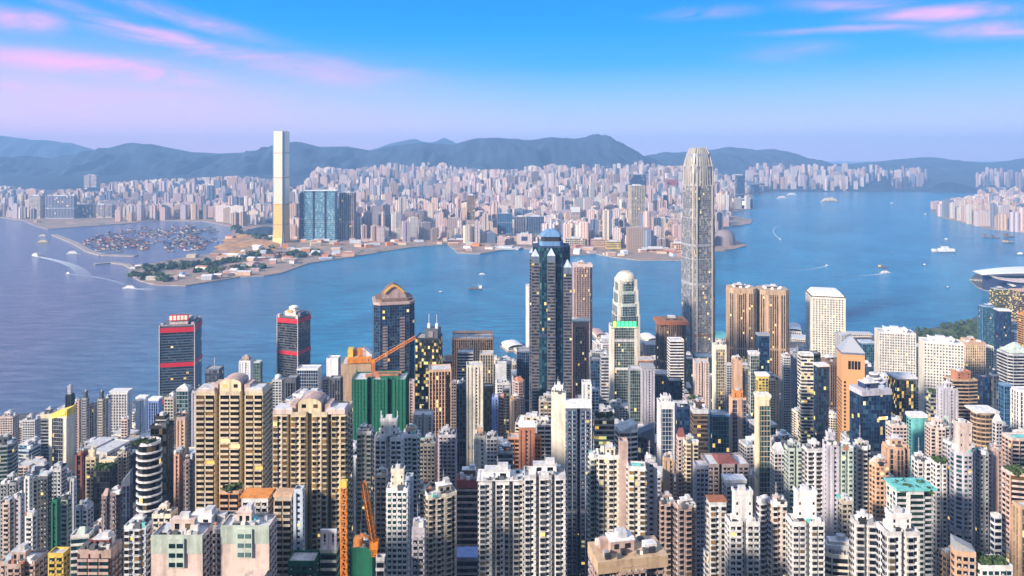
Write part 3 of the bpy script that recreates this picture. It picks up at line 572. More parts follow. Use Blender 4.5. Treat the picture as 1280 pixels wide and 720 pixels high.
# ================================================================ the near city, one line per building
# x0 x1 top clear Y style plan wall glass crown depth rot cat | label   (photo columns and rows at which it was surveyed; Y = distance in metres)
T = '''
0 24 522 560 880 win b pink dk - .8 3 rt|pink low block of flats beside the water, leftmost in the photo
28 52 526 560 860 win b lgrey dk - .8 0 rt|pale grey cluttered block on the waterfront, next to the pink low block
51 76 520 556 800 off b dgrey dk ring:cream .8 0 ot|dark square building with a cream band round its roof
82 93 494 515 900 vert b black dk box:lilac:1.2 .9 0 ot|slim black tower with a lilac top storey by the water
62 95 522 600 700 cside b ivory navy slope:yellow .6 -8 ot|ivory framed tower with dark blue glass front and slanting yellow roof sign
94 102 502 560 800 fblank b rose dk - 1.2 0 rt|very thin rosy tower behind the ivory framed tower
102 112 499 562 790 win b grey dk box:dgrey:.8 1.2 0 rt|thin grey tower with dark roof block, right of the rosy sliver
112 122 506 562 810 vert b grey grey - 1.2 0 rt|plain grey ribbed tower between two taller grey slivers
122 132 500 562 790 win b beige dk box:dgrey:.9 1.2 0 rt|thin beige grey tower topped by a dark lift block
132 139 497 562 800 fblank b lgrey dk - 1.5 0 rt|white blank sided sliver beside the brown lit office
138 165 492 545 870 gside b lgrey brown slab:white .5 0 ot|brown window grid office in a white frame with yellow lit panes
151 163 525 548 780 win b pink dk - .8 0 lb|small pink and white house block at the foot of the framed brown office
170 186 500 546 820 rib b lblue dk slab:white .8 0 ot|pale blue ribbed tower with a white roof, left one of the blue pair
186 203 502 546 815 vside b blue navy slab:white .8 0 ot|blue tower with a dark glass strip down its front
112 163 567 572 600 blank b lgrey grey flat 1.4 -14 pb|broad low building with a large flat pale lilac roof
95 107 568 632 560 vert b maroon dk - 1 0 ot|dark maroon narrow block left of the cream framed pair
107 124 573 650 540 win b cream warm box:cream:.6 .6 0 rt|cream block with a square window, front left of the broad flat roof
124 148 576 600 560 wallf b cream dk flat .5 0 lb|cream slab with a blank upper wall under the flat lilac roof
147 163 566 605 570 win n1 beige dk - .7 0 rt|beige grey tower at the right end of the broad flat roof
163 173 568 640 575 curt b navy navy - 1 0 ot|dark navy sliver between the beige tower and the ringed balcony tower
188 217 534 640 432 curt b black dk box:black:.6 .8 0 rt|tall black tower behind the ringed white balconies
172 201 557 652 415 ring r black dk green:white:.5 .8 0 rt|round tower ringed with curved white balconies and a planted roof
205 222 498 565 660 win b beige dk - .9 0 rt|beige tower standing before the red banded tower's foot
220 241 488 540 650 curt b lgrey teal pyr:white:.8 .8 0 ot|teal glass tower with a white sloping roof
240 252 490 545 640 rib b lilac dk flat 1 0 rt|lilac white windowless flank rising left of the first cream estate tower
221 236 524 575 560 fblank b peach dk ring:rose 1 0 rt|slim peach tower with a rosy parapet, below the teal glass tower
217 232 568 622 480 fblank c salmon dk - 1 0 rt|salmon pink cross shaped tower beside the black tower
230 244 576 624 475 win c mauve dk - 1 0 rt|mauve tower tucked between the salmon tower and the cream estate
256 280 462 480 900 curt b slate grey mast:x:1 .8 0 ot|slate grey office with a thin white mast, right of the red banded tower
299 317 452 478 880 fblank b white dk box:rose:.5 .8 0 rt|plain white block behind the first cream estate tower's roof
316 328 453 478 920 curt b mint green flat .8 0 ot|narrow grey green glass block beside the plain white block
245 341 492 650 390 balc n2 cream warm arch .42 0 rt|huge cream balcony tower with an arched gable, first of two
341 441 518 690 365 bay n3 cream warm arch .42 0 rt|huge cream tower with bay windows and arched gable, lower of the two
340 356 476 512 760 win b lgrey dk dome:white:1 1 0 rt|pale tower capped with a white dome between the cream gables
356 374 473 505 750 vert b dgrey dk flat .8 0 ot|dark ribbed office with curved white trim, left of the white portal tower
371 402 462 490 800 cside b white navy flat .6 0 ot|white portal shaped tower with a dark blue centre
403 412 474 495 820 win b grey dk flat 1 0 rt|narrow grey tower right of the white portal tower
408 426 449 474 850 wallf b white dk flat .9 0 ot|blank white wall tower left of the orange topped building works
412 428 474 510 740 vert b dgrey grey flat .8 0 ot|dark grey narrow office under the blank white wall tower
426 466 456 480 780 wallf b tan warm - .8 8 ot|tan tower under repair with orange works on its roof
440 511 476 540 560 net n2 green dk flat .45 0 rt|building wrapped in dark green scaffold netting
511 519 478 520 700 fblank b rose dk flat 1.5 0 rt|thin rosy windowless sliver right of the green netting
536 564 464 545 640 vside b peach warm flat .8 8 rt|peach tower with vertical stripes and a dark windowed right edge
583 603 458 552 600 rib b ivory warm flat .8 6 rt|slim ivory tower with a tan stripe, tallest in the middle rows
565 617 424 455 950 vside b brown dk frame:brown .5 0 ot|broad dark box office with a brown framed top edge
572 592 441 470 880 off b grey dk flat .7 0 ot|grey white office stepped against the broad dark box
600 617 443 480 860 vert b beige brown flat .9 0 ot|beige striped office at the right foot of the broad dark box
550 571 452 470 980 off r terracotta dk dome:rose:.7 1 0 ot|round terracotta building with a shallow dome
570 583 481 545 700 vert b slate grey - 1 0 rt|blue grey narrow tower left of the slim ivory tower
563 571 478 545 690 win b mauve dk flat 1 0 rt|dark mauve sliver right of the striped peach tower
605 616 484 565 680 vert b olive gold flat 1 0 ot|olive dark sliver with golden lights, right of the slim ivory tower
619 633 456 480 850 wallf b white dk flat .8 0 ot|plain white block with a slate base near the water
621 638 480 502 780 win b lgrey dk - .8 0 rt|light grey flats below the plain white block
628 637 487 530 710 win b beige lit flat 1.2 0 rt|narrow beige flats with yellow lights behind the blue sliver
615 623 498 548 655 rib b blue dk flat 1.5 0 rt|narrow bright blue tower sliver
622 630 496 545 660 win b terracotta dk flat 1.2 0 rt|thin red brown tower touching the bright blue sliver
637 650 500 528 680 fblank b peach warm - .9 8 rt|small orange and red brown tower in the middle
641 656 478 500 760 win c rose dk gable:terracotta:.6 1 20 rt|rosy tower with a pointed red roof left of the tall dark green tower
646 664 440 490 900 curt h slate navy flat .9 0 ot|faceted blue grey glass office behind the tall dark green tower
657 665 358 435 960 wallf b white dk flat 1.5 0 ot|very thin white tower edge left of the tall dark green tower
716 740 332 412 1230 vert o rose warm ring:pink .8 0 ot|tall rosy striped tower rising from the water's edge
715 736 404 470 900 vside b salmon gold slab:ivory .8 0 ot|salmon block with two tall golden window strips
727 739 479 508 640 fblank b white dk flat .9 0 rt|small white tower with a black window slot
738 749 488 530 650 win b lblue dk flat 1 0 rt|pale blue narrow flats right of the black slotted white tower
737 750 450 500 820 curt b slate navy flat 1 0 ot|dark slate glass block right of the salmon block
750 761 446 515 800 off b grey grey - 1 0 ot|grey striped block left of the green lettered tower
761 797 409 510 1010 cside b ivory teal flat .6 0 ot|ivory framed tower with a glowing green roof sign
785 801 462 535 770 curt b grey green flat 1 0 ot|green glass block under a wide grey roof slab, left half
800 818 462 535 760 rib b lilac dk slab:grey:1 1 0 rt|lilac ribbed tower under a wide grey roof slab
820 857 404 440 1050 vert r brown brown ring:rust:1 .8 0 ot|brown rounded tower with an orange brown roof ring
834 855 426 475 880 off b ivory dk mast:x:.6 .8 0 ot|ivory framed office with dark horizontal bands
833 853 477 512 800 curt b black navy flat .8 0 ot|near black glass block below the banded ivory office
866 886 453 492 800 fblank n1 pink dk flat .8 0 rt|pinkish white tower with a notched top
866 890 446 456 980 curt b bluesteel teal flat .8 0 pb|dark teal glass podium at the foot of the tallest tower
890 908 432 500 880 cside b ivory gold - .7 0 ot|ivory framed tower with dark golden lit centre
906 915 456 500 860 win b lgrey dk flat 1 0 rt|thin pale grey flats between the golden centred tower and the peach sliver
914 928 450 497 760 wallf b peach warm - .9 0 rt|tall windowless peach tower
911 933 499 558 640 cside b peach navy box:orange:.7 .7 0 ot|black glass tower with a peach centre stripe and orange cap
935 949 444 530 800 curt b lgrey green slab:white .8 0 ot|pale green glass tower with a stepped white crown
945 962 421 478 930 curt b navy navy slab:grey .8 0 ot|navy office standing before the twin brown towers
944 961 472 492 700 win b yellow lit slab:white .8 0 ot|brightly lit yellow white building top
943 963 499 590 520 cside b cream teal slab:ivory .7 0 ot|dark teal glass tower with ivory left frame and cap
976 988 446 492 850 win b lgrey dk - 1 0 rt|pale grey thin residential tower, left one before the pale hexagonal windowed office
987 997 442 490 860 rib b grey dk - 1 0 rt|grey thin residential tower, right one before the pale office
997 1017 444 560 760 off b ivory lit flat .8 -5 ot|office with yellow green lit floors and an ivory left edge
1005 1026 443 460 800 curt b black dk flat .8 0 ot|black glass office beneath the pale office block
1017 1036 460 505 740 curt b black navy slab:white .8 6 ot|black glass block with a thin white roof line
1044 1063 419 440 1040 rib r grey grey flat .8 0 ot|grey cylinder building right of the pale office block
1073 1093 430 452 1000 curt b bluesteel teal slab:lblue .7 0 ot|low teal glass hall with a pale roof line near the shore
1078 1108 484 505 700 off r grey dk steps:white .8 0 ot|round grey tower with stacked white tiers and a spire
1062 1114 490 560 640 curt h navy navy ring:lilac:1 .6 10 ot|broad deep blue curved glass tower with small lit sign
1110 1145 475 525 780 curt b dgrey lit slab:white .8 0 ot|dark office with yellow lit windows under a white roof
1093 1145 418 480 950 gside b ivory silver box:white:.5+flat .5 -14 ot|pale slab office with blank white end wall, farther of two
1148 1205 431 520 850 gside b ivory silver box:white:.5 .5 -16 ot|pale slab office with blank cream end wall, nearer of two
1197 1232 430 472 960 grid b peach gold ring:peach .6 0 ot|peach coloured office block with golden roof plant
1224 1242 434 475 1000 grid b beige grey flat .8 0 ot|beige grey office right of the peach office block
1180 1222 476 518 720 off h brown dk box:terracotta:.9 .6 8 ot|brown layered office with a red block on its roof
1222 1237 472 535 700 curt b navy navy flat 1 0 ot|plain navy block right of the brown layered office
1236 1249 469 535 700 curt b slate grey box:navy:.4 1 0 ot|slate blue tower with a dark roof notch
1170 1197 487 518 640 rib b lilac grey - .7 0 ot|lilac blue office below the brown layered office
1158 1174 492 512 660 off b dgrey lit green .8 0 ot|small dark block with warm lights left of the lilac office
1246 1292 444 500 830 off o grey dk pyr:mint:.75 .8 0 ot|large grey banded tower with a pale green pyramid roof
1264 1292 489 545 640 vert b white dk flat .8 0 ot|white finned tower at the right edge
1248 1265 482 540 680 curt b bluesteel navy flat 1 0 ot|dark blue glass tower between slate and white finned towers
1213 1242 518 560 580 off r brown brown slab:white:.8 .8 0 ot|round brown tower with a white rimmed roof
1240 1253 528 556 570 win b lgrey dk gable:white:.8 .8 0 lb|white stepped terraces leaning beside the round brown tower
1133 1158 524 550 600 wallf w turq dk slab:white:1.2 .6 0 ot|turquoise blank walled building with a thick white top
1107 1134 533 565 560 win b pink dk - .8 0 rt|pinkish white flats left of the turquoise wall
1156 1188 536 556 560 win p pink dk - .7 -5 rt|pink white stepped flats right of the turquoise wall
1180 1186 524 545 575 rib b mint teal pyr:mint 1 0 lb|small pale green glass pavilion above the pink white flats
1190 1215 532 546 585 off b lgrey dk green .8 0 lb|flat grey white building with planted roof edge
1252 1292 550 600 500 balc w salmon dk pool .7 0 rt|salmon tower with wrapping balconies and a roof pool at the right edge
1252 1292 594 720 400 balc h salmon warm green .7 0 rt|nearer salmon tower with long balconies and terraces
1266 1292 634 720 372 vert b tan gold flat .7 0 rt|golden tan pilaster tower in the lower right corner
1187 1219 568 700 430 win c lilac teal box:pink:2 .8 0 rt|lilac white tower with a tall pinkish roof block
1218 1236 568 690 440 win n1 grey dk - .9 0 rt|grey tower joined right of the pinkish roof block tower
1234 1253 562 690 450 fblank b rose dk - .9 0 rt|slim rosy striped tower left of the salmon balconies
1163 1184 579 700 440 win n1 white warm green .8 0 rt|white tower with a tan window strip and planted roof
1139 1164 577 625 450 win n1 white dk - .8 0 rt|white tower with pairs of square windows behind the teal terraces
1103 1136 561 600 500 vert p peach grey - .7 0 rt|peach tower with curved grey window panels
1086 1112 582 650 430 win h peach warm - .8 12 rt|orange peach angular tower
1108 1165 616 720 385 balc p white green slab:turq:.7+green .6 0 rt|white tower with green glass terraces and turquoise roof
1003 1030 563 700 440 bay b white dk - .7 0 rt|white tower with dense dark bays, leftmost of the joined white row
1028 1048 556 700 430 fblank b lilac dk box:lilac:.7 .8 0 rt|lilac grey slab with two columns of small windows
1045 1067 562 700 430 win n1 mint green - .8 0 rt|pale green glass and white tower in the joined white row
1066 1088 560 640 440 bay p ivory dk - .8 0 rt|ivory tower at the right of the joined white row
980 1004 562 650 480 win n1 mint dk - .8 0 rt|grey green tower with scattered roof huts
963 982 566 640 500 win b lgrey dk gable:lgrey:.8 .8 0 rt|light grey tower with a slanted roof deck
1063 1096 656 720 320 bay n1 white dk - .6 -6 rt|bright white tower with stepped left wing in the bottom row
1096 1150 668 720 300 bay n1 white dk box:white:.8+pool .6 0 rt|bright white tower with clustered roof rooms, bottom right centre
1047 1066 628 700 400 win b beige dk - .8 0 rt|beige layered flats behind the bright white tower
883 908 630 720 362 bay b white warm slab:rust:.5 .7 0 rt|white flats wing with a rust red roof edge
906 950 655 720 350 win n1 white dk box:white:1.7 .5 0 rt|white twin wing tower with a big blank roof block, left of two
946 962 628 720 375 bay b lgrey dk - .8 0 rt|light grey bay windowed wing between two white twin towers
960 984 630 720 360 bay b pink warm - .7 0 rt|pinkish bay windowed wing left of the second blank roof block
982 1031 655 720 350 win n1 white dk box:white:1.7 .5 0 rt|white twin wing tower with a big blank roof block, right of two
866 886 584 700 430 bwin b lilac dk flat .9 0 rt|slim lilac white slab tower with one window column
876 936 582 625 470 win n2 mauve dk gable:maroon:.5 .6 0 rt|stepped tower group with maroon roofs
903 932 606 625 440 win b lgrey dk slab:white .6 0 lb|white roof room with three dark windows before the maroon roofs
736 749 572 720 390 bay b mint green - 1 0 rt|green edged side wing of the cream front tower
747 774 572 720 380 bay b ivory warm - .7 -5 rt|cream front tower with dense bays, left wing
773 785 554 640 378 none b rose dk flat 1.2 0 rt|windowless rosy brown pillar between cream wings
784 807 586 700 372 bay b ivory warm pool .7 -5 rt|cream front tower with dense bays, right wing
806 820 577 700 380 rib b lilac dk - 1 0 rt|plain lilac wing with one window column beside the cream tower
820 843 630 720 378 bay p rose dk - .7 12 rt|rosy brown tower with zigzag bays, left of the pair
842 870 636 720 368 bay p mauve dk - .7 12 rt|mauve brown tower with zigzag bays, right of the pair
828 842 574 618 470 fblank b tan dk - 1 0 rt|slim taupe tower behind the rosy brown pair
845 857 548 612 520 win b pink dk gable:maroon:.9 1 0 rt|slim pink tower with a maroon peaked roof
854 873 554 622 500 bay n1 sand dk - .8 0 rt|sand coloured tower right of the maroon peaked tower
821 843 504 600 600 cside b white navy box:white:.5 .8 0 ot|dark blue glass tower with a stepped white upper frame
843 862 510 548 660 curt b navy navy - .8 0 ot|square navy glass block with pale roof plant
863 885 513 575 600 off b dbrown brown ring:lgrey:.5 .8 0 ot|dark red brown banded tower with a pale roof
885 912 520 572 620 curt b bluesteel green flat .8 0 ot|dark teal glass office with bright orange lights
797 818 548 578 520 curt h slate grey slope:slate .8 -15 ot|modern slate tower with a slanted prow
741 768 524 560 500 off b olive lit green .8 0 ot|yellow lit terraced building with dark green glass
768 797 540 562 520 off h lgrey dk slope:lgrey:.6 .7 18 lb|angled white and grey roofs beside the yellow lit terraces
674 690 501 535 560 win b beige warm - .8 0 rt|beige block with large square windows
671 690 532 592 520 balc b pink dk - .8 0 rt|pinkish flats with open balconies below the beige block
689 708 493 600 480 none b ivory dk box:white:.5 .9 -8 rt|tall blank ivory wall tower
707 738 512 720 470 win n1 slate navy slab:white:.8 .8 0 rt|tall dark slate tower with white roof frame and yellow lights
635 651 548 590 510 balc b terracotta warm flat .8 0 rt|orange brown balcony flats
649 668 536 588 500 rib b terracotta dk slab:white:.6 .9 0 rt|terracotta windowless tower with a white cap
667 676 547 590 505 win b orange dk flat 1 0 rt|narrow orange flats between terracotta and pinkish towers
599 656 603 720 372 bay n2 white dk slab:white:.3+- .5 0 rt|wide white tower with dark bays and cluttered roof, left of the front pair
655 707 597 720 362 bay n2 white dk - .5 0 rt|wide white tower with balcony columns, right of the front pair
571 599 604 690 430 off b maroon dk ring:red .7 0 rt|dark red building with pale balcony bands
530 571 622 720 370 bay h beige dk - .6 24 rt|beige grey angled tower with layered louvres
515 532 664 720 335 win b lilac dk ring:lilac .8 0 rt|low lilac flats with a framed roof edge
483 512 613 720 368 win b white teal box:ivory:1.1 .6 0 rt|white framed tower with teal windows and ivory roof block
507 517 598 720 380 fblank b lblue dk flat 1.2 0 rt|thin pale blue column beside the teal windowed tower
469 485 594 720 395 win b pink dk - .8 0 rt|thin pinkish white tower left of the teal windowed tower
446 467 541 640 430 bay b grey green - .8 0 rt|grey green flats under the scaffold netting
468 505 549 600 415 win n1 white dk box:white:1.2+twin:x:.8 .5 0 rt|white twin shaft tower with a square roof block and two masts
503 524 545 640 430 bay b mint dk box:peach:.4 .8 0 rt|pale mint flats right of the white twin shaft tower
517 542 520 560 600 rib n1 lgrey grey flat .8 0 rt|pale ribbed twin tower with a recessed middle
545 557 553 590 540 wallf b red dk slope:maroon:.5 .8 0 lb|dark red sloping roofed block
548 571 545 600 520 win b lilac dk - .8 0 rt|lilac grey old tower block right of the dark red slope
524 546 556 615 500 win b beige dk - .8 0 rt|beige flats beneath the pale ribbed twin tower
593 607 547 600 460 fblank b ivory dk box:peach:.5 1 0 rt|slim ivory tower with an overhanging peach head
608 622 548 590 520 win b white dk - .8 0 lb|small white flats right of the slim ivory tower
622 641 566 592 470 off b slate dk - .8 0 lb|dark slate roofed block before the terracotta tower
3 18 628 700 430 win b pink dk - .9 0 rt|pink pastel tower with small square windows near the left edge
17 31 622 690 440 fblank b lilac dk - .9 0 rt|pale lilac tower joined to the pink pastel tower
31 46 645 692 420 win b white dk - .8 0 rt|short white flats before the tall white twin slabs
31 41 597 650 475 fblank b white dk flat 1 0 rt|tall white slab, left of the twin slabs by the dark strip
41 51 599 650 480 win b ivory dk flat 1 0 rt|tall ivory slab between two grey white slabs
50 65 597 690 470 win b dgrey dk slab:lgrey:.8 .9 0 rt|tall charcoal slab with pale edges and lit windows
62 84 588 612 520 win b lgrey dk - .8 0 rt|white grey flats left of the ivory framed tower's foot
65 76 627 678 440 rib b green dk flat 1 0 rt|slim bright green painted tower
75 90 624 680 450 win b mint teal - .9 0 rt|white tower with green window strips
88 96 600 680 470 rib b lgrey dk flat 1.2 0 rt|thin pale grey column right of the green painted tower
94 117 636 668 450 win n1 lblue dk - .8 0 rt|pale blue white short tower
116 147 588 650 500 curt b black dk green:x:2 .7 0 ot|black building with a planted terrace roof
127 141 622 672 450 win c mauve dk gable:rose:.6 1 0 rt|mauve tower with a pointed rosy roof
138 154 618 675 440 win c mauve dk - 1 0 rt|darker mauve tower behind the pointed rosy roof
152 166 606 670 455 curt h slate navy slope:slate .9 10 rt|purple slate tower with a slanting top
0 30 605 645 530 win n1 grey dk - .7 0 rt|grey block of flats at the left edge
155 191 660 720 330 bay b lblue warm - .6 0 rt|pale blue flats with an orange lit window column
189 266 672 720 300 wallf b pink dk pyr:turq:.3 .45 0 rt|big blank pink wall building with mint band and turquoise roof, left of two
276 346 660 720 305 wallf b pink dk pyr:turq:.3 .45 0 rt|big blank pink wall building with mint band and turquoise roof, right of two
275 305 616 665 370 balc b orange dk green:x:.6 .7 0 rt|orange balcony flats under the first cream estate tower
302 342 625 650 350 win b white dk slab:orange:.6 .6 0 rt|white flats with an orange balcony strip below the roof
306 338 606 625 400 win b white dk - .6 0 lb|plain white roofed block behind the orange striped flats
343 369 624 700 350 balc b tan dk slab:peach:.8 .7 0 rt|tan balcony flats left of the pale blue column
368 381 614 700 345 rib b lblue dk flat 1 0 rt|thin blue and white column beside the tan balcony flats
98 152 690 720 330 balc b maroon teal ring:rose:.4 .6 0 lb|low maroon framed building with glass bays
60 88 694 720 345 win b yellow dk flat .7 0 lb|low pale yellow building by the green slope
0 60 708 720 350 win p rose dk - .7 0 lb|low rosy roofed buildings in the bottom left corner
88 118 672 700 380 off b mint teal gable:mint:.5 .7 10 lb|green glass roofed building behind the maroon frame
190 222 645 665 380 win b ivory dk - .7 0 lb|cream roof block above the pink walled building
736 830 706 720 285 win p rose dk ring:tan:1 .5 10 lb|tan roofed building at the bottom edge, in the middle
1188 1220 694 720 300 win b peach dk slopel:grey:.6 .6 -12 lb|peach building with a slanting grey roof at the bottom right
1210 1266 710 720 300 win b white teal green .6 0 lb|low white building with a green roof at the bottom right
1238 1252 646 720 400 off b lblue dk flat .8 0 lb|pale blue white stepped block before the grey tower
360 400 704 720 320 win b green dk flat .7 0 lb|low green netted building left of the orange crane
400 425 690 720 325 off b green dk frame:white .8 0 lb|green netted works floor with a white frame
437 470 688 720 330 net b green dk box:grey:.3 .8 0 lb|dark green netted core right of the orange crane
470 482 700 720 322 off b grey dk flat .8 0 lb|grey concrete floor at the foot of the leaning crane
570 600 700 720 400 off b slate dk slab:blue:.6 .7 0 lb|low building with a bright blue roof between the towers
'''
near = []; HERO = []
for ln in T.strip().split('\n'):
    a, lab = ln.split('|'); q = a.split(); x0, x1, yt, yb, Y = map(float, q[:5]); near.append((x0, x1, yt, yb, Y, q, lab))
EXTRA = [(852, 894, 183, 446, 1300), (663, 716, 288, 510, 820), (762, 803, 330, 405, 1190), (466, 518, 357, 475, 897), (519, 553, 412, 515, 850), (200, 252, 402, 500, 1035), (347, 388, 386, 470, 1120),
         (908, 986, 358, 455, 1100), (1007, 1058, 362, 450, 1123), (1046, 1080, 427, 552, 720), (1215, 1290, 325, 385, 1900), (1236, 1290, 358, 400, 1640), (1222, 1262, 383, 430, 1380), (1260, 1290, 390, 440, 1250)]
for (x0, x1, yt, yb, Y, q, lab) in near:
    st, pl, wc, gc, cr, dr, rot, cat = q[5:13]
    if st == 'none': st = 'net'
    if st == 'rib': st = 'fblank'
    cr = '' if cr == '-' else cr.replace('+-', '+')
    nm = {'rt': 'residential_tower', 'ot': 'office_tower', 'lb': 'low_rise_building', 'pb': 'podium_building'}[cat]
    tw = Tower(x0, x1, yt, Y, st, pl, wc, gc, lab, cat, cr, float(dr), float(rot), trim='white' if st == 'ring' else SHADE.get(wc) if st in ('balc', 'ring', 'grid', 'gside', 'off', 'bay') else None)
    tw.body(); tw.do_crown(); HERO.append((x0, x1, yt, yb, Y, tw, lab))
# additions that belong to single towers of the list
def find(txt): return next(h[5] for h in HERO if txt in h[6])
s = find('glowing green roof sign')
def f(b_):
    for i in range(6): x = -s.w*.42+i*s.w*.84/5.6; b_.box(x, x+s.w*.11, -s.d*.5-.8, -s.d*.5-.1, s.h+1, s.h+8.5, glow((.05, .85, .22) if i else (.45, .9, .1), 1.3))
s.part('sign_letters', f); s.part('sign_frame', lambda b_: b_.box(-s.w*.46, s.w*.46, -s.d*.5-.05, -s.d*.5+.6, s.h+.9, s.h+9.5, wall('dgrey')))
s.part('pale_band', lambda b_: b_.box(-s.w*.38, s.w*.38, -s.d*.5-.6, -s.d*.5-.1, s.h-22, s.h-18, wall('lgrey')))
for sx in (-1, 1): s.part('pier', lambda b_: b_.box(sx*s.w*.44-s.w*.06, sx*s.w*.44+s.w*.06, -s.d*.5-1.2, -s.d*.5, 0, s.h-2, wall('ivory')))
s = find('deep blue curved'); 
def f(b_):
    for i, c in enumerate([(.8, .5, .3), (.9, .35, .08), (.9, .35, .08), (.6, .65, .8)]): b_.box(s.w*(.06+i*.075), s.w*(.06+i*.075)+2.4, -s.d*.5-.7, -s.d*.5-.3, s.h*.78, s.h*.78+2.6, glow(c, .9))
s.part('lit_sign', f)
s = find('ivory framed tower with dark blue'); 
for sx in (-1, 1): s.part('white_frame', lambda b_: b_.box(sx*s.w*.42-s.w*.09, sx*s.w*.42+s.w*.09, -s.d*.5-1, -s.d*.5+.1, 0, s.h-.5, wall('ivory')))
s.part('roof_sign_letters', lambda b_: [b_.box(-s.w*.4+i*s.w*.1, -s.w*.4+i*s.w*.1+1.6, -s.d*.5-.9, -s.d*.5-.1, s.h-1.8+i*.75, s.h+.8+i*.75, glow((.8, .62, .08), .7)) for i in range(8)])
for tx in ('white portal', 'black glass tower with a peach', 'ivory left frame', 'stepped white upper', 'golden lit centre', 'two tall golden'):
    s = find(tx); c = {'black glass tower with a peach': None}.get(tx, 1)
    if c is None: s.part('centre_pier', lambda b_: b_.box(-s.w*.16, s.w*.2, -s.d*.5-1, -s.d*.5+.1, 0, s.h, wall('peach')))
    else:
        for sx in ((-1,) if 'left' in tx else (-1, 1)): s.part('corner_pier', lambda b_: b_.box(sx*s.w*.44-s.w*.06, sx*s.w*.44+s.w*.06, -s.d*.5-1, -s.d*.5+.1, 0, s.h, s.P['wall']))
        s.part('top_beam', lambda b_: b_.box(-s.w*.38, s.w*.38, -s.d*.5-1, -s.d*.5+.1, s.h-5, s.h-.05, s.P['wall']))
s = find('peach tower with vertical'); s.part('dark_edge', lambda b_: b_.box(s.w*.28, s.w*.42, -s.d*.5-1, -s.d*.5+.1, 0, s.h-4, glass('brown')))
for h in HERO:
    if 'big blank pink wall' in h[6]:
        s = h[5]; s.part('mint_band', lambda b_: b_.box(-s.w*.5, s.w*.5, -s.d*.5-.25, -s.d*.5+.1, s.h-7, s.h+1.2, wall('mint')))
        def f(b_):
            for z in (s.h-2.6, s.h-6.8, s.h-11): b_.box(-s.w*.13, -s.w*.02, -s.d*.5-1.25, -s.d*.5-.9, z-1.5, z+.4, glass('teal')); b_.box(s.w*.02, s.w*.13, -s.d*.5-1.25, -s.d*.5-.9, z-1.5, z+.4, glass('teal'))
        s.part('window_bay', lambda b_: b_.box(-s.w*.16, s.w*.16, -s.d*.5-1, -s.d*.5-.2, s.h-13, s.h-.2, wall('mint')))
        s.part('window_bank', f); s.clutter(k=.8)
        s.part('lower_wing', lambda b_: (b_.box(s.w*.05, s.w*.48, -s.d*.5-9, -s.d*.5-.3, 0, s.h-19, wall('pink')),)+tuple(b_.wq((s.w*.05, -s.d*.5-9), (1, 0), (0, -1), [i*4+1 for i in range(4)], [i*4+3.6 for i in range(4)], .05, s.h-22.5-j*4, s.h-20.5-j*4, glass('dk')) for j in range(5)))
s = find('orange works')
s.part('orange_works', lambda b_: (b_.box(-s.w*.28, s.w*.5, -s.d*.55, -s.d*.2, s.h+1.3, s.h+6, wall('orangecrane')), b_.box(-s.w*.1, s.w*.3, -s.d*.1, s.d*.3, s.h, s.h+13, wall('orange')), b_.box(-s.w*.3, -s.w*.12, -s.d*.2, s.d*.2, s.h, s.h+15, wall('yellow'))))
s.part('white_hood', lambda b_: b_.prism([(s.w*.2, -s.d*.1), (s.w*.5, -s.d*.1), (s.w*.5, s.d*.4), (s.w*.2, s.d*.4)], s.h, [s.h+16, s.h+7, s.h+7, s.h+16], wall('white')))
s = find('green scaffold')
def f(b_):   # poles and sagging net folds
    w_, d_, h_ = s.w, s.d, s.h; P_ = s.poly(1.012)
    for i in range(len(P_)):
        a, c_ = P_[i], P_[(i+1) % len(P_)]; L = math.hypot(c_[0]-a[0], c_[1]-a[1]); u = ((c_[0]-a[0])/L, (c_[1]-a[1])/L); n = (u[1], -u[0]); k = max(1, int(L/2.5))
        b_.boxes(a, u, n, L/k*np.arange(k), L/k*np.arange(k)+.12, 0, .35, 0, h_+1.5+R.random()*2, wall('green'))
        b_.boxes(a, u, n, 0, L, 0, .2, 3.5*np.arange(int(h_/3.5)), 3.5*np.arange(int(h_/3.5))+.12, wall('green'))
s.part('bamboo_scaffold', f); s.part('works_deck', lambda b_: [b_.box(R.uniform(-.4, .3)*s.w, R.uniform(.31, .4)*s.w, -s.d*.3+i*2, -s.d*.3+i*2+1.2, s.h, s.h+R.uniform(1, 4), wall(R.choice(['tan', 'lgrey', 'green', 'terracotta']))) for i in range(7)])
# ================================================================ landmark towers, each modelled by hand
def landmark(name, label, x0, x1, yt, Y, plan='b', dr=1., rot=0, wc='ivory', gc='dk', style='curt', cat='tower', base=3, **k):
    return Tower(x0, x1, yt, Y, style, plan, wc, gc, label, cat, '', dr, rot, name=name, base=base, **k)
def ngonp(w_, d_, ch, k=1.0):   # rectangle with cut corners
    a, b_ = w_/2*k, d_/2*k; c = ch
    return [(-a+c, -b_), (a-c, -b_), (a, -b_+c), (a, b_-c), (a-c, b_), (-a+c, b_), (-a, b_-c), (-a, -b_+c)]
def skin(s, G, W, poly, z0, z1, mode, P, only=None):
    for i in range(len(poly)):
        a, b_ = poly[i], poly[(i+1) % len(poly)]; L = math.hypot(b_[0]-a[0], b_[1]-a[1])
        if L < .5 or (only and i not in only): continue
        u = ((b_[0]-a[0])/L, (b_[1]-a[1])/L); n = (u[1], -u[0])
        if s.facing(((a[0]+b_[0])/2, (a[1]+b_[1])/2), n): seg_facade(W, G, a, u, n, L, z0, z1, mode, P)
def light_panel(c, e):     # reflective cladding
    return plain(c, .22, .35)
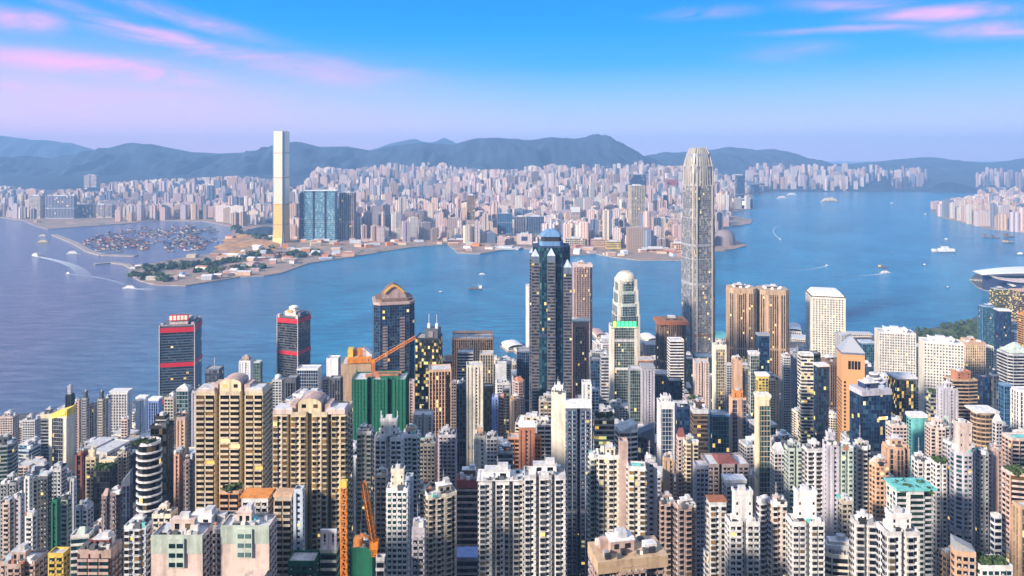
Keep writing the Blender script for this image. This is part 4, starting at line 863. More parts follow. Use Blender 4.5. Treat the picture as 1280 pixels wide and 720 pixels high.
# --- the tallest tower across the water: pale slab with flared foot and dark recessed corners
s = landmark('supertall_tower', 'tallest tower across the harbour, a pale gold slab standing alone', 340, 363, 164, 3083, dr=1.05, rot=-9, wc='ivory', gc='silver'); w_, d_, H_ = s.w, s.d, s.h
face = mat('pale_gold_cladding', lambda t: (lambda p: setattr(p.inputs[0], 'default_value', (.86, .74, .46, 1)))(out_p(t, Roughness=.3, Metallic=.15)))
def f(b_):
    b_.prism(ngonp(w_*.93, d_*.93, w_*.05), 0, H_-6, wall('bluesteel'))
    b_.loft([np.array([(x*q, y*q, z) for x, y in ngonp(w_*.95, d_*.95, w_*.06)]) for q, z in ((1.12, 0), (1.04, 18), (1.0, 45))], wall('grey'), cap=False)
s.part('core_body', f)
def lined(col):
    def f(t):
        p = out_p(t, Roughness=.28, Metallic=.2); g = t.n('ShaderNodeNewGeometry'); sp = t.n('ShaderNodeSeparateXYZ'); t.l(g.outputs['Position'], sp.inputs[0]); k = t.m('LESS_THAN', t.m('FRACT', t.m('DIVIDE', sp.outputs[2], 9.0)), .3)
        t.l(t.mix(t.m('MULTIPLY', k, .35), col, (.3, .28, .25)), p.inputs[0])
    return f
glow_gold = mat('painted_gold_glow', lined((.95, .58, .15))); face = mat('pale_gold_lined', lined((.88, .75, .52)))  # golden glow low on the tower painted into the cladding colour
for i, (dx, dy, L) in enumerate(((0, -1, w_), (1, 0, d_), (0, 1, w_), (-1, 0, d_))):
    q = L*.36; off = (d_ if dx == 0 else w_)/2
    def pts(o, z): return [((-q if dy else 0)+dx*o, (0 if dy else -q)+dy*o, z), ((q if dy else 0)+dx*o, (0 if dy else q)+dy*o, z)]
    def f(b_):
        rs = []
        for o, z in ((off+7, 0), (off+2.5, 22), (off+.3, 60), (off-.1, H_)):
            a, c = pts(o, z); a2, c2 = pts(o-2.2, z); rs.append(np.array([a, c, c2, a2]))
        b_.loft(rs[:3], glow_gold, cap=False)
        for za, zb, mm in ((60, H_*.34, glow_gold), (H_*.34, H_*.58, face), (H_*.58, H_*.8, face), (H_*.8, H_, face)):
            R3 = []
            for z in (za, zb):
                a, c = pts(off+.3-.4*(z-60)/(H_-60), z); a2, c2 = pts(off-2, z); R3.append(np.array([a, c, c2, a2]))
            b_.loft(R3, mm)
        for zz in (H_*.16, H_*.34, H_*.58, H_*.80):     # refuge floors, lower ones in the painted glow's gold
            a, c = pts(off+.9, zz); a2, c2 = pts(off+.2, zz); b_.loft([np.array([a, c, c2, a2]), np.array([(x, y, z+6) for x, y, z in (a, c, c2, a2)])], wall('gold' if zz < H_*.4 else 'sand'))
    s.part('cladding_face', f)
s.part('crown_screen', lambda b_: b_.prism(ngonp(w_*.8, d_*.8, w_*.05), H_-6, H_+1, wall('grey')))
HERO.append((340, 363, 164, 303, 3083, s, 'tallest tower across the harbour'))
# --- the twin-topped tall tower on this side: stepped tapering shaft, crown of curved claws
s = landmark('tall_tower', 'tallest tower on this side of the harbour, silver beige with a claw crown', 849, 897, 196, 1300, dr=1., rot=12, wc='grey', gc='silver'); w_, d_, H_ = s.w, s.d, s.h
Pp = dict(s.P, fh=4.4, cs=3.1, trim=plain('lgrey', .35, .3)); tiers = [(0, .50, 1.0), (.50, .70, .97), (.70, .86, .93), (.86, .955, .86)]
for a, c, k in tiers:
    W, G = MB(), MB(); poly = ngonp(w_*k, d_*k, w_*.17); W.prism(poly, H_*a-.1, H_*c, wall('grey'), top=wall('white'))
    skin(s, G, W, poly, H_*a, H_*c-1, 'curt', Pp)
    for sx, sy in ((-1, -1), (1, -1), (-1, 1), (1, 1)):      # stepped corner shafts
        x, y = sx*w_*.36*k, sy*d_*.36*k; q = w_*.075; W.box(x-q, x+q, y-q, y+q, H_*a, H_*c+4, wall('beige'))
    o = W.obj('tower_stage', s.root); G.obj('window_bank', o)
s.part('belt_floor', lambda b_: [b_.prism(ngonp(w_*1.012, d_*1.012, w_*.17), H_*q, H_*q+5, wall('brown' if q < .3 else 'grey')) for q in (.12, .37, .56)])
s.part('side_rail', lambda b_: [b_.box(x, x+2.2, -d_*.52, -d_*.49, 0, H_*.86, wall('beige')) for x in (-w_*.32, w_*.27)])
s.part('crown_core', lambda b_: (b_.prism(ngonp(w_*.74, d_*.74, w_*.16), H_*.955, H_+6, wall('grey')), b_.prism(ngonp(w_*.5, d_*.5, w_*.1), H_+6, H_+10, wall('grey'))))
cm = mat('crown_claws', lambda t: (lambda p: setattr(p.inputs[0], 'default_value', (.36, .335, .295, 1)))(out_p(t, Roughness=.35)))
for i in range(28):
    a = 2*math.pi*(i+.5)/28; ca, sa = math.cos(a), math.sin(a); sq = 1/max(abs(ca), abs(sa))**.55
    def f(b_):
        rs = []
        for r, z, th in ((.47, .86*H_, .028), (.458, .92*H_, .035), (.42, .975*H_, .035), (.35, 1.015*H_, .03), (.25, 1.04*H_+2, .02)):
            rr = r*w_*sq; t2 = th*w_; rs.append(np.array([(rr*ca-sa*t2, rr*sa+ca*t2, z), ((rr-2.4)*ca-sa*t2, (rr-2.4)*sa+ca*t2, z), ((rr-2.4)*ca+sa*t2, (rr-2.4)*sa-ca*t2, z), (rr*ca+sa*t2, rr*sa-ca*t2, z)]))
        b_.loft(rs, cm)
    s.part('crown_claw', f)
HERO.append((852, 894, 183, 446, 1300, s, 'tallest tower on this side'))
# --- its smaller sister
s = landmark('harbour_tower', 'pale stepped tower with a domed white crown behind the green lettered tower', 763, 802, 347, 1190, dr=.9, rot=8, wc='ivory', gc='teal'); w_, d_, H_ = s.w, s.d, s.h
Pp = dict(s.P, fh=4.2, cs=3., trim=wall('lgrey'))
for a, c, k, cc in ((0, .62, 1., 'ivory'), (.62, .74, .93, 'ivory'), (.74, .86, .86, 'ivory'), (.86, .96, .78, 'ivory')):
    W, G = MB(), MB(); poly = ngonp(w_*k, d_*k, w_*.2); W.prism(poly, H_*a-.1, H_*c, wall('mint' if a else 'grey'), top=wall('white')); skin(s, G, W, poly, H_*a, H_*c-5*(a > 0), 'curt', Pp)
    for sx in (-1, 1):
        for sy in (-1, 1): x, y = sx*w_*.38*k, sy*d_*.38*k; q = w_*.07; W.box(x-q, x+q, y-q, y+q, H_*a, H_*c+2, wall('ivory'))
    o = W.obj('tower_stage', s.root); G.obj('window_bank', o)
s.part('dome_crown', lambda b_: b_.dome(0, 0, H_*.955, w_*.42, w_*.36, wall('ivory'), 20, .8))
for i in range(14):
    a = 2*math.pi*i/14; s.part('crown_rib', lambda b_: b_.tube((w_*.43*math.cos(a), w_*.43*math.sin(a), H_*.93), (w_*.16*math.cos(a), w_*.16*math.sin(a), H_*.955+w_*.36), 1.1, cm))
HERO.append((762, 803, 330, 405, 1190, s, 'pale stepped tower with a domed white crown'))
# --- dark star-plan tower with pointed bay columns and tiered blue top
s = landmark('dark_glass_tower', 'tall dark green glass tower with pointed bay columns and tiered top', 663, 716, 312, 820, dr=.95, rot=0, wc='navy', gc='teal'); w_, d_, H_ = s.w, s.d, s.h
Pp = dict(s.P, fh=3.9, cs=2.6, trim=wall('navy')); W, G = MB(), MB(); core = ngonp(w_*.9, d_*.9, w_*.2); W.prism(core, 0, H_+3, wall('navy')); skin(s, G, W, core, 0, H_+2, 'curt', Pp)
o = W.obj('tower_core', s.root); G.obj('window_bank', o)
for (x, y, zt, q) in ((-w_*.40, -d_*.30, H_-9, .095), (-w_*.02, -d_*.47, H_-7, .095), (w_*.38, -d_*.36, H_-22, .10), (-w_*.45, d_*.3, H_-9, .08), (w_*.42, d_*.3, H_-22, .08)):
    W, G = MB(), MB(); r = w_*q; poly = [(x-r, y-r), (x+r, y-r), (x+r, y+r), (x-r, y+r)]; W.prism(poly, 0, zt, wall('slate'))
    skin(s, G, W, poly, 0, zt-8, 'strip', dict(s.P, glass=glass('brown'), trim=wall('slate'), fh=3.9)); o = W.obj('bay_column', s.root); G.obj('window_bank', o)
    b_ = MB(); b_.loft([np.array([(x-r, y-r, zt), (x+r, y-r, zt), (x+r, y+r, zt), (x-r, y+r, zt)]), np.array([(x-.2, y-.2, zt+r*1.8), (x+.2, y-.2, zt+r*1.8), (x+.2, y+.2, zt+r*1.8), (x-.2, y+.2, zt+r*1.8)])], wall('lblue')); b_.obj('pointed_cap', o)
def f(b_):
    b_.prism(ngonp(w_*.58, d_*.58, w_*.08), H_+3, H_+8.5, wall('bluesteel')); b_.prism(ngonp(w_*.48, d_*.48, w_*.06), H_+8.5, H_+14, wall('black'))
    A = lambda k, z: np.array([(x, y, z) for x, y in ngonp(w_*k, d_*k, w_*k*.12)])
    b_.loft([A(.54, H_+14), A(.50, H_+17), A(.26, H_+22), A(.2, H_+23)], wall('bluesteel'))
s.part('tiered_top', f); s.part('spire', lambda b_: b_.loft([np.array([(r*math.cos(q*math.pi/3), r*math.sin(q*math.pi/3), z) for q in range(6)]) for r, z in ((2, H_+23), (.9, H_+31), (.25, H_+46))], wall('lblue')))
s.part('belt_floor', lambda b_: b_.prism(ngonp(w_*.915, d_*.915, w_*.2), H_*.62, H_*.62+4.5, wall('navy')))
HERO.append((663, 716, 288, 510, 820, s, 'tall dark green glass tower'))
# --- dark tower with rosy vaulted top
s = landmark('vault_topped_tower', 'dark glass tower with a rosy vaulted top and gold arch', 466, 518, 380, 897, plan='o', dr=.9, rot=14, wc='dgrey', gc='navy'); w_, d_, H_ = s.w, s.d, s.h
s.P = dict(s.P, fh=4, cs=3.2, trim=wall('slate')); s.body(modes={'F': 'curt', 'S': 'curt', 'B': 'none'})
for (x, zt) in ((-w_*.22, H_*.86), (-w_*.34, H_*.6), (w_*.2, H_*.93), (w_*.02, H_*.55)): s.part('stone_pier', lambda b_: b_.boxes((x-w_*.07, -d_*.5), (1, 0), (0, -1), 0, w_*.12, 0, 1.1, 3.9*np.arange(int(zt/3.9)), 3.9*np.arange(int(zt/3.9))+2.3, wall('mauve')))
s.part('cornice', lambda b_: (b_.prism([(a*w_*1.03, c*d_*1.03) for a, c, _ in PLANS['o']], H_-2, H_+1.5, wall('rose')), b_.prism([(a*w_*.9, c*d_*.9) for a, c, _ in PLANS['o']], H_+1.5, H_+5, wall('brown'))))
def f(b_):
    n_ = 14; pr = [(-w_*.30, 0)]+[(-w_*.30*math.cos(i*math.pi/n_), 3+w_*.25*(1-abs(math.cos(i*math.pi/n_))**1.5)) for i in range(n_+1)]+[(w_*.30, 0)]
    A = [np.array([(x, y, H_+5+q) for x, q in pr]) for y in (-d_*.3, d_*.3)]; b_.loft(A, wall('brown'), cap=False); b_.raw(A[0], [list(range(len(pr)))[::-1]], wall('rose')); b_.raw(A[1], [list(range(len(pr)))], wall('rose'))
s.part('vault_roof', f)
def f(b_):
    n_ = 8; 
    for i in range(n_):
        a0, a1 = math.pi*(.2+.6*i/n_), math.pi*(.2+.6*(i+1)/n_); g_ = lambda a, k: (-w_*.3*math.cos(a), H_+8.6+w_*.25*(1-abs(math.cos(a))**1.5))
        x0_, z0_ = g_(a0, .35); x1_, z1_ = g_(a1, .35); b_.tube((x0_, -d_*.315, z0_), (x1_, -d_*.315, z1_), 1.8, mat('gold_arch', lambda t: (lambda p: setattr(p.inputs[0], 'default_value', (.85, .45, .06, 1)))(out_p(t, Roughness=.4))))
s.part('gold_arch', f)
HERO.append((466, 518, 357, 475, 897, s, 'dark glass tower with a rosy vaulted top'))
# --- slim dark tower with two masts
s = landmark('twin_mast_tower', 'dark tower with yellow lights and two thin masts', 519, 553, 424, 850, plan='b', dr=.8, rot=-6, wc='black', gc='lit'); w_, d_, H_ = s.w, s.d, s.h
s.body(); s.part('roof_block', lambda b_: (b_.box(-w_*.1, w_*.45, -d_*.4, d_*.4, H_, H_+11, wall('dgrey')), b_.box(w_*.06, w_*.26, -d_*.45, -d_*.3, H_+2, H_+9, wall('mauve'))))
for x in (0, w_*.34): s.part('mast', lambda b_: (b_.box(x-1.6, x+1.6, -2, 2, H_+10, H_+17, wall('white')), b_.tube((x, 0, H_+16), (x, 0, H_+29), .35, wall('white'))))
HERO.append((519, 553, 412, 515, 850, s, 'dark tower with yellow lights'))
# --- two dark towers with red frames
for (x0, x1, yt, yb, Y, rt, lab) in ((200, 252, 409, 500, 1035, 11, 'dark tower with two bright red bands and a red lit roof sign'), (347, 388, 398, 470, 1120, -18, 'dark tower with two bright red bands and a white roof disc')):
    s = landmark('red_banded_tower', lab, x0, x1, yt, Y, plan='b', dr=.9, rot=rt, wc='black', gc='navy'); w_, d_, H_ = s.w, s.d, s.h; s.root['group'] = 'red banded towers'
    s.P = dict(s.P, trim=wall('dgrey'), glass=glass('dk' if yt < 400 else 'navy'), fh=4, cs=3.6); s.body(modes={'F': 'strip', 'S': 'strip'})
    rm = mat('red_steel', lambda t: (lambda p: setattr(p.inputs[0], 'default_value', (.62, .012, .03, 1)))(out_p(t, Roughness=.5)))
    for q0, q1 in ((H_-9, H_-1.5), (H_-62, H_-56), (H_-118, H_-112)):
        def f(b_):
            b_.box(-w_*.52, w_*.52, -d_*.52, d_*.52, q0, q1, rm)
        s.part('red_band', f)
    for sx in (-1, 1): s.part('corner_tube', lambda b_: b_.tube((sx*w_*.515, -d_*.515, 0), (sx*w_*.515, -d_*.515, H_+3), .8, wall('pink')))
    s.part('roof_block', lambda b_: (b_.box(-w_*.27, w_*.27, -d_*.3, d_*.3, H_+1, H_+9, wall('pink')), b_.box(-w_*.42, -w_*.29, -d_*.2, d_*.3, H_+1, H_+6.5, wall('slate')), b_.box(w_*.3, w_*.43, -d_*.2, d_*.3, H_+1, H_+7, wall('slate'))))
    for sx in (-1, 1):
        for sy in (-1, 1): s.part('corner_turret', lambda b_: b_.box(sx*w_*.45-2, sx*w_*.45+2, sy*d_*.45-2, sy*d_*.45+2, H_-1, H_+5, wall('pink')))
    if yt > 400:
        s.part('sign_board', lambda b_: b_.box(-w_*.28, w_*.3, -d_*.34, -d_*.31, H_+7, H_+17, wall('red')))
        s.part('sign_letters', lambda b_: [b_.box(-w_*.26+i*w_*.11, -w_*.26+i*w_*.11+w_*.075, -d_*.34-.5, -d_*.34-.05, H_+8.5, H_+15, glow((1, .32, .25), 1.0)) for i in range(5)])
    else:
        s.part('roof_tower', lambda b_: b_.box(-w_*.14, w_*.14, -d_*.14, d_*.14, H_+9, H_+15, wall('white')))
        s.part('roof_disc', lambda b_: (b_.dome(0, 0, H_+13, w_*.22, 4, wall('white')), b_.box(-w_*.1, w_*.1, -d_*.34, -d_*.31, H_+7, H_+12, wall('gold'))))
    HERO.append((x0, x1, yt-10, yb, Y, s, lab[:34]+(' sign' if yt > 400 else ' disc')))
# --- joined rounded brown pair and hexagon-windowed pale office
for (x0, x1, yt, lab) in ((908, 945, 362, 'brown ribbed tower with rounded corners, left of the joined pair'), (945, 986, 364, 'brown ribbed tower with rounded corners, right of the joined pair')):
    s = landmark('ribbed_tower', lab, x0, x1, yt, 1100, plan='o', dr=.85, rot=-6, wc='brown', gc='gold', style='vert'); s.root['group'] = 'joined brown towers'
    s.P = dict(s.P, trim=wall('tan'), glass=glass('brown'), cs=3.4, fh=4.); s.body(); w_, d_, H_ = s.w, s.d, s.h
    s.part('roof_band', lambda b_: b_.prism([(a*w_*1.02, c*d_*1.02) for a, c, _ in PLANS['o']], H_-7, H_+1.2, wall('tan')))
    for x in (-w_*.33, w_*.1): s.part('bright_rib', lambda b_: b_.box(x, x+w_*.09, -d_*.53, -d_*.49, 0, H_-7, wall('peach')))
    for i in range(7): a = i*.9; s.part('roof_unit', lambda b_: b_.dome(w_*.3*math.cos(a), d_*.3*math.sin(a), H_+1, 2.8, 3.6, wall('white'), 8))
    s.clutter(H_+1, .8); HERO.append((x0, x1, 358, 455, 1100, s, lab.split(',')[0]+(' on the left' if x0 < 940 else ' on the right')))
s = landmark('round_window_office', 'pale square office tower with round windows and cut corners', 1007, 1057, 372, 1123, plan='b', dr=.9, rot=-14, wc='ivory', gc='gold'); w_, d_, H_ = s.w, s.d, s.h
W = MB(); poly = s.poly(); W.prism(poly, 0, H_, wall('ivory'))
o = W.obj('tower_body', s.root)
for i in (0, 3):
    a, c = poly[i], poly[(i+1) % 4]; L = math.hypot(c[0]-a[0], c[1]-a[1]); u = ((c[0]-a[0])/L, (c[1]-a[1])/L); n = (u[1], -u[0]); G = MB(); nf, nc = int(H_/3.9), int((L-5)/4.2)
    for zc in range(nf-2):
        for k in range(nc):
            sx, z = 2.5+(L-5)/nc*(k+.5), 8+3.9*zc; ang = np.arange(8)*math.pi/4+math.pi/8; r_ = 1.5
            G.raw(np.c_[a[0]+u[0]*(sx+r_*np.cos(ang))+n[0]*.06, a[1]+u[1]*(sx+r_*np.cos(ang))+n[1]*.06, z+r_*np.sin(ang)], [list(range(8))], glass('silver' if 1 else ''), [NR.rand()])
    G.obj('window_bank', o)
s.part('roof_hood', lambda b_: (b_.box(-w_*.505, w_*.505, -d_*.505, d_*.505, H_-1, H_+.6, wall('dbrown')), b_.loft([np.array([(-w_*.47, -d_*.47, H_+.6), (w_*.47, -d_*.47, H_+.6), (w_*.47, d_*.47, H_+.6), (-w_*.47, d_*.47, H_+.6)]), np.array([(-w_*.36, -d_*.36, H_+8), (w_*.36, -d_*.36, H_+8), (w_*.36, d_*.36, H_+8), (-w_*.36, d_*.36, H_+8)])], wall('white'))))
HERO.append((1007, 1057, 362, 450, 1123, s, 'pale square office tower with round windows'))
# --- orange brick tower with silver pyramid
s = landmark('brick_tower', 'orange brick tower with a silver pyramid roof', 1046, 1081, 444, 720, plan='b', dr=.9, rot=-12, wc='peach', gc='brown', style='net', base=terr(720)-2); w_, d_, H_ = s.w, s.d, s.h
om = mat('orange_brick', lambda t: (lambda p: setattr(p.inputs[0], 'default_value', (.62, .32, .14, 1)))(out_p(t, Roughness=.8)))
def f(b_): b_.prism(s.poly(), 0, H_, om)
o = s.part('tower_body', f)
def f(b_):
    b_.wq((-w_*.5, -d_*.5), (1, 0), (0, -1), [2], [4.2], .05, np.arange(30)*4+2, np.arange(30)*4+4.5, glass('brown'))
    b_.wq((-w_*.5, -d_*.5), (1, 0), (0, -1), w_*(.28+.14*np.arange(4)), w_*(.28+.14*np.arange(4))+2.6, .06, H_-16, H_-7, glass('dk'))
    b_.wq((-w_*.5, d_*.5), (0, -1), (-1, 0), np.arange(8)*d_/8.2+1, np.arange(8)*d_/8.2+2.6, .05, np.arange(30)[:, None]*4+2, np.arange(30)[:, None]*4+4.4, glass('brown'))
b_ = MB(); f(b_); b_.obj('window_bank', o)
s.part('pyramid_roof', lambda b_: (b_.box(-w_*.52, w_*.52, -d_*.52, d_*.52, H_, H_+2, wall('slate')), b_.loft([np.array([(x*w_*.52*k, y*d_*.52*k, H_+2+z) for x, y in ((-1, -1), (1, -1), (1, 1), (-1, 1))]) for k, z in ((1, 0), (.12, 15))], plain('metal', .4, .2))))
HERO.append((1046, 1081, 427, 552, 720, s, 'orange brick tower'))
# --- exhibition hall with sweeping white wings on the point
r_ = empty('exhibition_hall', (PX(1326, 1850), 1850, 3), 'waterfront hall with sweeping white wing roofs on the point at the right', 'exhibition hall')
kx = 1850/F
def wing(x0, x1, y0, y1, z0, z1, sag, m_):
    b_ = MB(); n_ = 14; U = []
    for side in (0, 1):
        for j in range(2):
            for i in range(n_+1):
                t_ = i/n_; x = x0+(x1-x0)*t_; z = z0+(z1-z0)*t_**.6+sag*math.sin(math.pi*t_)+(4 if j else 0)-(1.6 if side else 0); U.append((x, (y1 if j else y0)+(y1-y0)*(-.25*(1-t_) if j else .45*(1-t_)), z))
    q = n_+1
    Fc = []
    for i in range(n_):
        Fc += [[i, i+1, q+i+1, q+i], [2*q+i, 3*q+i, 3*q+i+1, 2*q+i+1], [i, 2*q+i, 2*q+i+1, i+1], [q+i, q+i+1, 3*q+i+1, 3*q+i]]
    b_.raw(U, Fc, m_); return b_.obj('wing_roof', r_)
wm = mat('white_roof', lambda t: (lambda p: setattr(p.inputs[0], 'default_value', (.8, .8, .8, 1)))(out_p(t, Roughness=.4)))
wing(-61*kx, 60*kx, 60, 190, 52, 58, 6, wm); wing(-48*kx, 60*kx, 0, 80, 34, 44, 4, wm); wing(-72*kx, -20*kx, 20, 70, 60, 46, -3, wall('pink'))
for nm, (a, c, e, g_, z0, z1, m_) in dict(glazed_hall=(-44, 60, 10, 170, 0, 40, 'navy'), lower_hall=(-64, 60, -25, 8, 0, 30, 'sand')).items():
    b_ = MB(); b_.box(a*kx, c*kx, e, g_, z0, z1, wall(m_)); b_.boxes((a*kx, e), (1, 0), (0, -1), np.arange(30)*7., np.arange(30)*7.+.8, 0, .8, z0, z1-1, wall('ivory')); b_.obj(nm, r_)
HERO.append((1222, 1290, 325, 360, 1850, None, 'white winged hall'))
for (nm, lab, x0, x1, yt, yb, Y, st, pl, wc, gc, cr, rot, cat) in [
    ('waterfront_tower', 'low dark office with yellow lit floors by the winged hall', 1237, 1262, 362, 385, 1640, 'off', 'b', 'olive', 'lit', '', 0, 'office building'),
    ('waterfront_tower', 'brown lit waterfront office with a peach roof at the right edge below the winged hall', 1262, 1292, 365, 395, 1560, 'off', 'b', 'brown', 'lit', 'slab:peach:.8', 0, 'office building'),
    ('teal_office', 'boxy dark teal office by the shore with gold lit windows', 1222, 1245, 384, 430, 1380, 'curt', 'b', 'bluesteel', 'teal', '', -10, 'office building'),
    ('teal_office', 'dark navy office behind the pale green pyramid roof', 1243, 1264, 390, 440, 1330, 'curt', 'b', 'navy', 'navy', 'slab:white', -10, 'office building'),
    ('orange_office', 'orange and green framed tower at the right edge above the pyramid roof', 1272, 1292, 394, 440, 1150, 'off', 'b', 'orange', 'green', '', 0, 'office building')]:
    s = landmark(nm, lab, x0, x1, yt, Y, plan=pl, dr=.8, rot=rot, wc=wc, gc=gc, style=st, cat=cat, base=2); s.crown = cr; s.body(); s.do_crown(); HERO.append((x0, x1, yt, yb, Y, s, lab))
# --- tower cranes
cm_ = wall('orangecrane')
def lattice(b_, a, c, r, n_, m_):
    a, c = Vector(a), Vector(c); d = (c-a).normalized(); q = d.to_track_quat('Z', 'Y'); cs_ = [q @ Vector((x*r, y*r, 0)) for x, y in ((-1, -1), (1, -1), (1, 1), (-1, 1))]
    for k in cs_: b_.tube(a+k, c+k, r*.2, m_)
    for i in range(n_):
        p0, p1 = a+(c-a)*i/n_, a+(c-a)*(i+1)/n_
        for j in range(4): b_.tube(p0+cs_[j], p1+cs_[(j+1) % 4], r*.12, m_); b_.tube(p0+cs_[j], p0+cs_[(j+1) % 4], r*.12, m_)
def crane(px, pyb, pyt, Y, jib, lab, r=1.1, lean=0):
    x = PX(px, Y); zb = terr(Y)-1 if pyb is None else PZ(pyb, Y); zt = PZ(pyt, Y)-zb; root = empty('tower_crane', (x, Y, zb), lab, 'crane', 'orange tower cranes')
    b_ = MB(); lattice(b_, (0, 0, 0), (lean, 0, zt), r, max(4, int(zt/4)), cm_); b_.obj('mast', root)
    if jib:
        jx, jz = (jib[0]-px)*Y/F, PZ(jib[1], Y)-zb; b_ = MB(); lattice(b_, (lean, 0, zt), (jx, -4, jz), r*.9, 14, cm_); b_.obj('jib', root)
        b_ = MB(); b_.box(lean-2, lean+2, -2, 2, zt-1.5, zt+2, cm_); b_.obj('cab', root)
        b_ = MB(); b_.tube((lean, 0, zt+2), (lean-7, 1, zt+5), .5, cm_); b_.box(lean-10, lean-6, -1, 3, zt-.5, zt+3, wall('orange')); b_.tube((lean-7, 1, zt+5), (jx, -4, jz), .12, wall('grey')); b_.obj('counterweight', root)
    else:
        b_ = MB(); b_.box(lean-1.6, lean+1.6, -1.6, 1.6, zt-1, zt+1.6, wall('yellow')); b_.obj('head', root)
crane(467, 470, 452, 770, (520, 420), 'orange luffing crane jib rising past the vault topped dark tower', 1.5)
crane(430, None, 605, 318, None, 'upright orange lattice crane mast before the lower cream estate tower', 1.25)
crane(468, 694, 681, 326, (457, 598), 'orange crane with a steep leaning jib beside the upright crane mast', 1.2)
# ================================================================ smaller buildings filling the streets between the surveyed ones
NEARC = [h for h in HERO]
SKY_ = [(0, 524), (50, 524), (60, 515), (140, 508), (200, 508), (250, 478), (340, 478), (400, 470), (460, 458), (520, 446), (560, 446), (600, 450), (655, 446), (740, 424), (810, 428), (840, 438), (900, 434), (990, 430), (1060, 432), (1130, 428), (1200, 432), (1240, 404), (1280, 404)]
mask = np.zeros((720, 1280), np.int32)
def span(x0, x1): return max(0, int(x0)), min(1280, int(math.ceil(x1)))
foot = [(h[5].c[0], h[5].c[1], max(h[5].w, 6)/2, max(h[5].d, 6)/2, h[5].rz) for h in HERO if h[5] is not None]
cand = []
rr = random.Random(21)
Yc = 300.
while Yc < 1480:
    st = 27+Yc*.011
    Xc = -Yc*.80
    while Xc < Yc*.80:
        x, y = Xc+rr.uniform(-.2, .2)*st, Yc+rr.uniform(-.2, .2)*st; bw = rr.uniform(.34, .48)*st*2; bd = bw*rr.uniform(.6, 1)
        px = 640+F*x/y
        if pip(IP, x, y+bd+14) and pip(IP, x+bw*.6, y+bd) and pip(IP, x-bw*.6, y+bd) and not (1085 < px < 1236 and YS(437) < y) and not any(abs(x-fx) < fw+bw*.5+1 and abs(y-fy) < fd+bd*.5+1 for fx, fy, fw, fd, _ in foot): cand.append((y-bd/2, x, y, bw, bd))
        Xc += st
    Yc += st
ev = [(h[4], 0, h) for h in HERO]+[(c[0], 1, c) for c in cand]; ev.sort(key=lambda e: e[0])
# what must stay in view, column by column, behind each distance
infill = []
for Yv, kind, it in ev:
    if kind == 0:
        x0, x1, yt = it[0], it[1], it[2]; a, b_ = span(x0, x1); mask[max(0, int(yt)):, a:b_] = 1; continue
    _, x, y, bw, bd = it; yf = y-bd/2; x0, x1 = 640+F*(x-bw/2)/yf, 640+F*(x+bw/2)/yf
    if x1 < 2 or x0 > 1278: continue
    lim = lerp_pts(SKY_, (x0+x1)/2)
    for h in HERO:
        if h[4] > yf and h[0] < x1-1 and h[1] > x0+1: lim = max(lim, h[3]-4)
    g = terr(yf); Hh = rr.choice([22, 30, 38, 55, 75, 95, 120]) if yf < 900 else rr.choice([12, 18, 30, 45, 60, 70]); top = g+Hh
    top = min(top, PZ(lim+rr.uniform(0, 10), yf)); Hh = top-g
    if Hh < 7:
        if Hh < -2: continue
        Hh = rr.uniform(7, 10)
        if HY+(CH-g-Hh)*F/yf < lim-14: continue
    yt = HY+(CH-g-Hh)*F/yf; a, b_ = span(x0, x1)
    if b_ <= a or yt > 716: continue
    m_ = mask[int(yt):720, a:b_]; vis = int((m_ == 0).sum())
    mask[int(yt):, a:b_] = 1
    if vis < 26: continue
    ys_, xs_ = np.nonzero(m_ == 0)
    infill.append([vis, x0, x1, yt, yf, x, y, bw, bd, Hh, a+xs_.mean(), int(yt)+ys_.mean()])
infill.sort(key=lambda q: -q[0]); infill = infill[:330]
CN = dict(mauve='mauve', black='black', maroon='maroon', white='white', ivory='ivory', pink='pinkish', grey='grey', lgrey='pale grey', beige='beige', tan='tan', dgrey='charcoal', lilac='lilac grey', slate='slate blue', peach='peach', brown='brown', navy='navy', mint='pale green', rose='rosy', terracotta='brick red', bluesteel='steel blue', lblue='pale blue', sand='sand coloured')
pal_r = ['white']*8+['ivory']*3+['pink']*2+['grey']*3+['lgrey']*4+['beige']*2+['tan', 'lilac', 'mint', 'rose', 'terracotta', 'peach', 'lblue', 'sand']
pal_o = ['dgrey', 'slate', 'navy', 'bluesteel', 'grey', 'lgrey', 'white', 'brown', 'beige', 'slate', 'navy']
anch = []
for h in HERO:
    if h[5] is None: continue
    ph = h[6].split(',')[0]; ws = ph.split()
    cut = next((i for i, w_ in enumerate(ws) if i > 2 and w_ in ('with', 'beside', 'behind', 'before', 'under', 'left', 'right', 'of', 'at', 'by', 'below', 'above', 'between', 'in', 'on', 'standing', 'rising', 'to', 'across', 'capped', 'near', 'below', 'joined', 'tucked', 'touching')), len(ws))
    if cut < len(ws) and ws[cut] == 'with' and cut < 5: cut = min(len(ws), cut+4)
    anch.append(((h[0]+h[1])/2, (h[2]+min(h[3], 719))/2, h[0], h[1], h[2], h[3], h[4], ' '.join(ws[:min(cut, 8)])))
bad_end = ('with', 'a', 'and', 'of', 'the', 'its', 'on', 'in', 'by', 'pale', 'white', 'dark')
anch = [a for a in anch if a[-1].split()[-1] not in bad_end]
cnt = {}
for a in anch: cnt[a[-1]] = cnt.get(a[-1], 0)+1
anch = [a for a in anch if cnt[a[-1]] == 1]
used_l = set(h[6] for h in HERO)
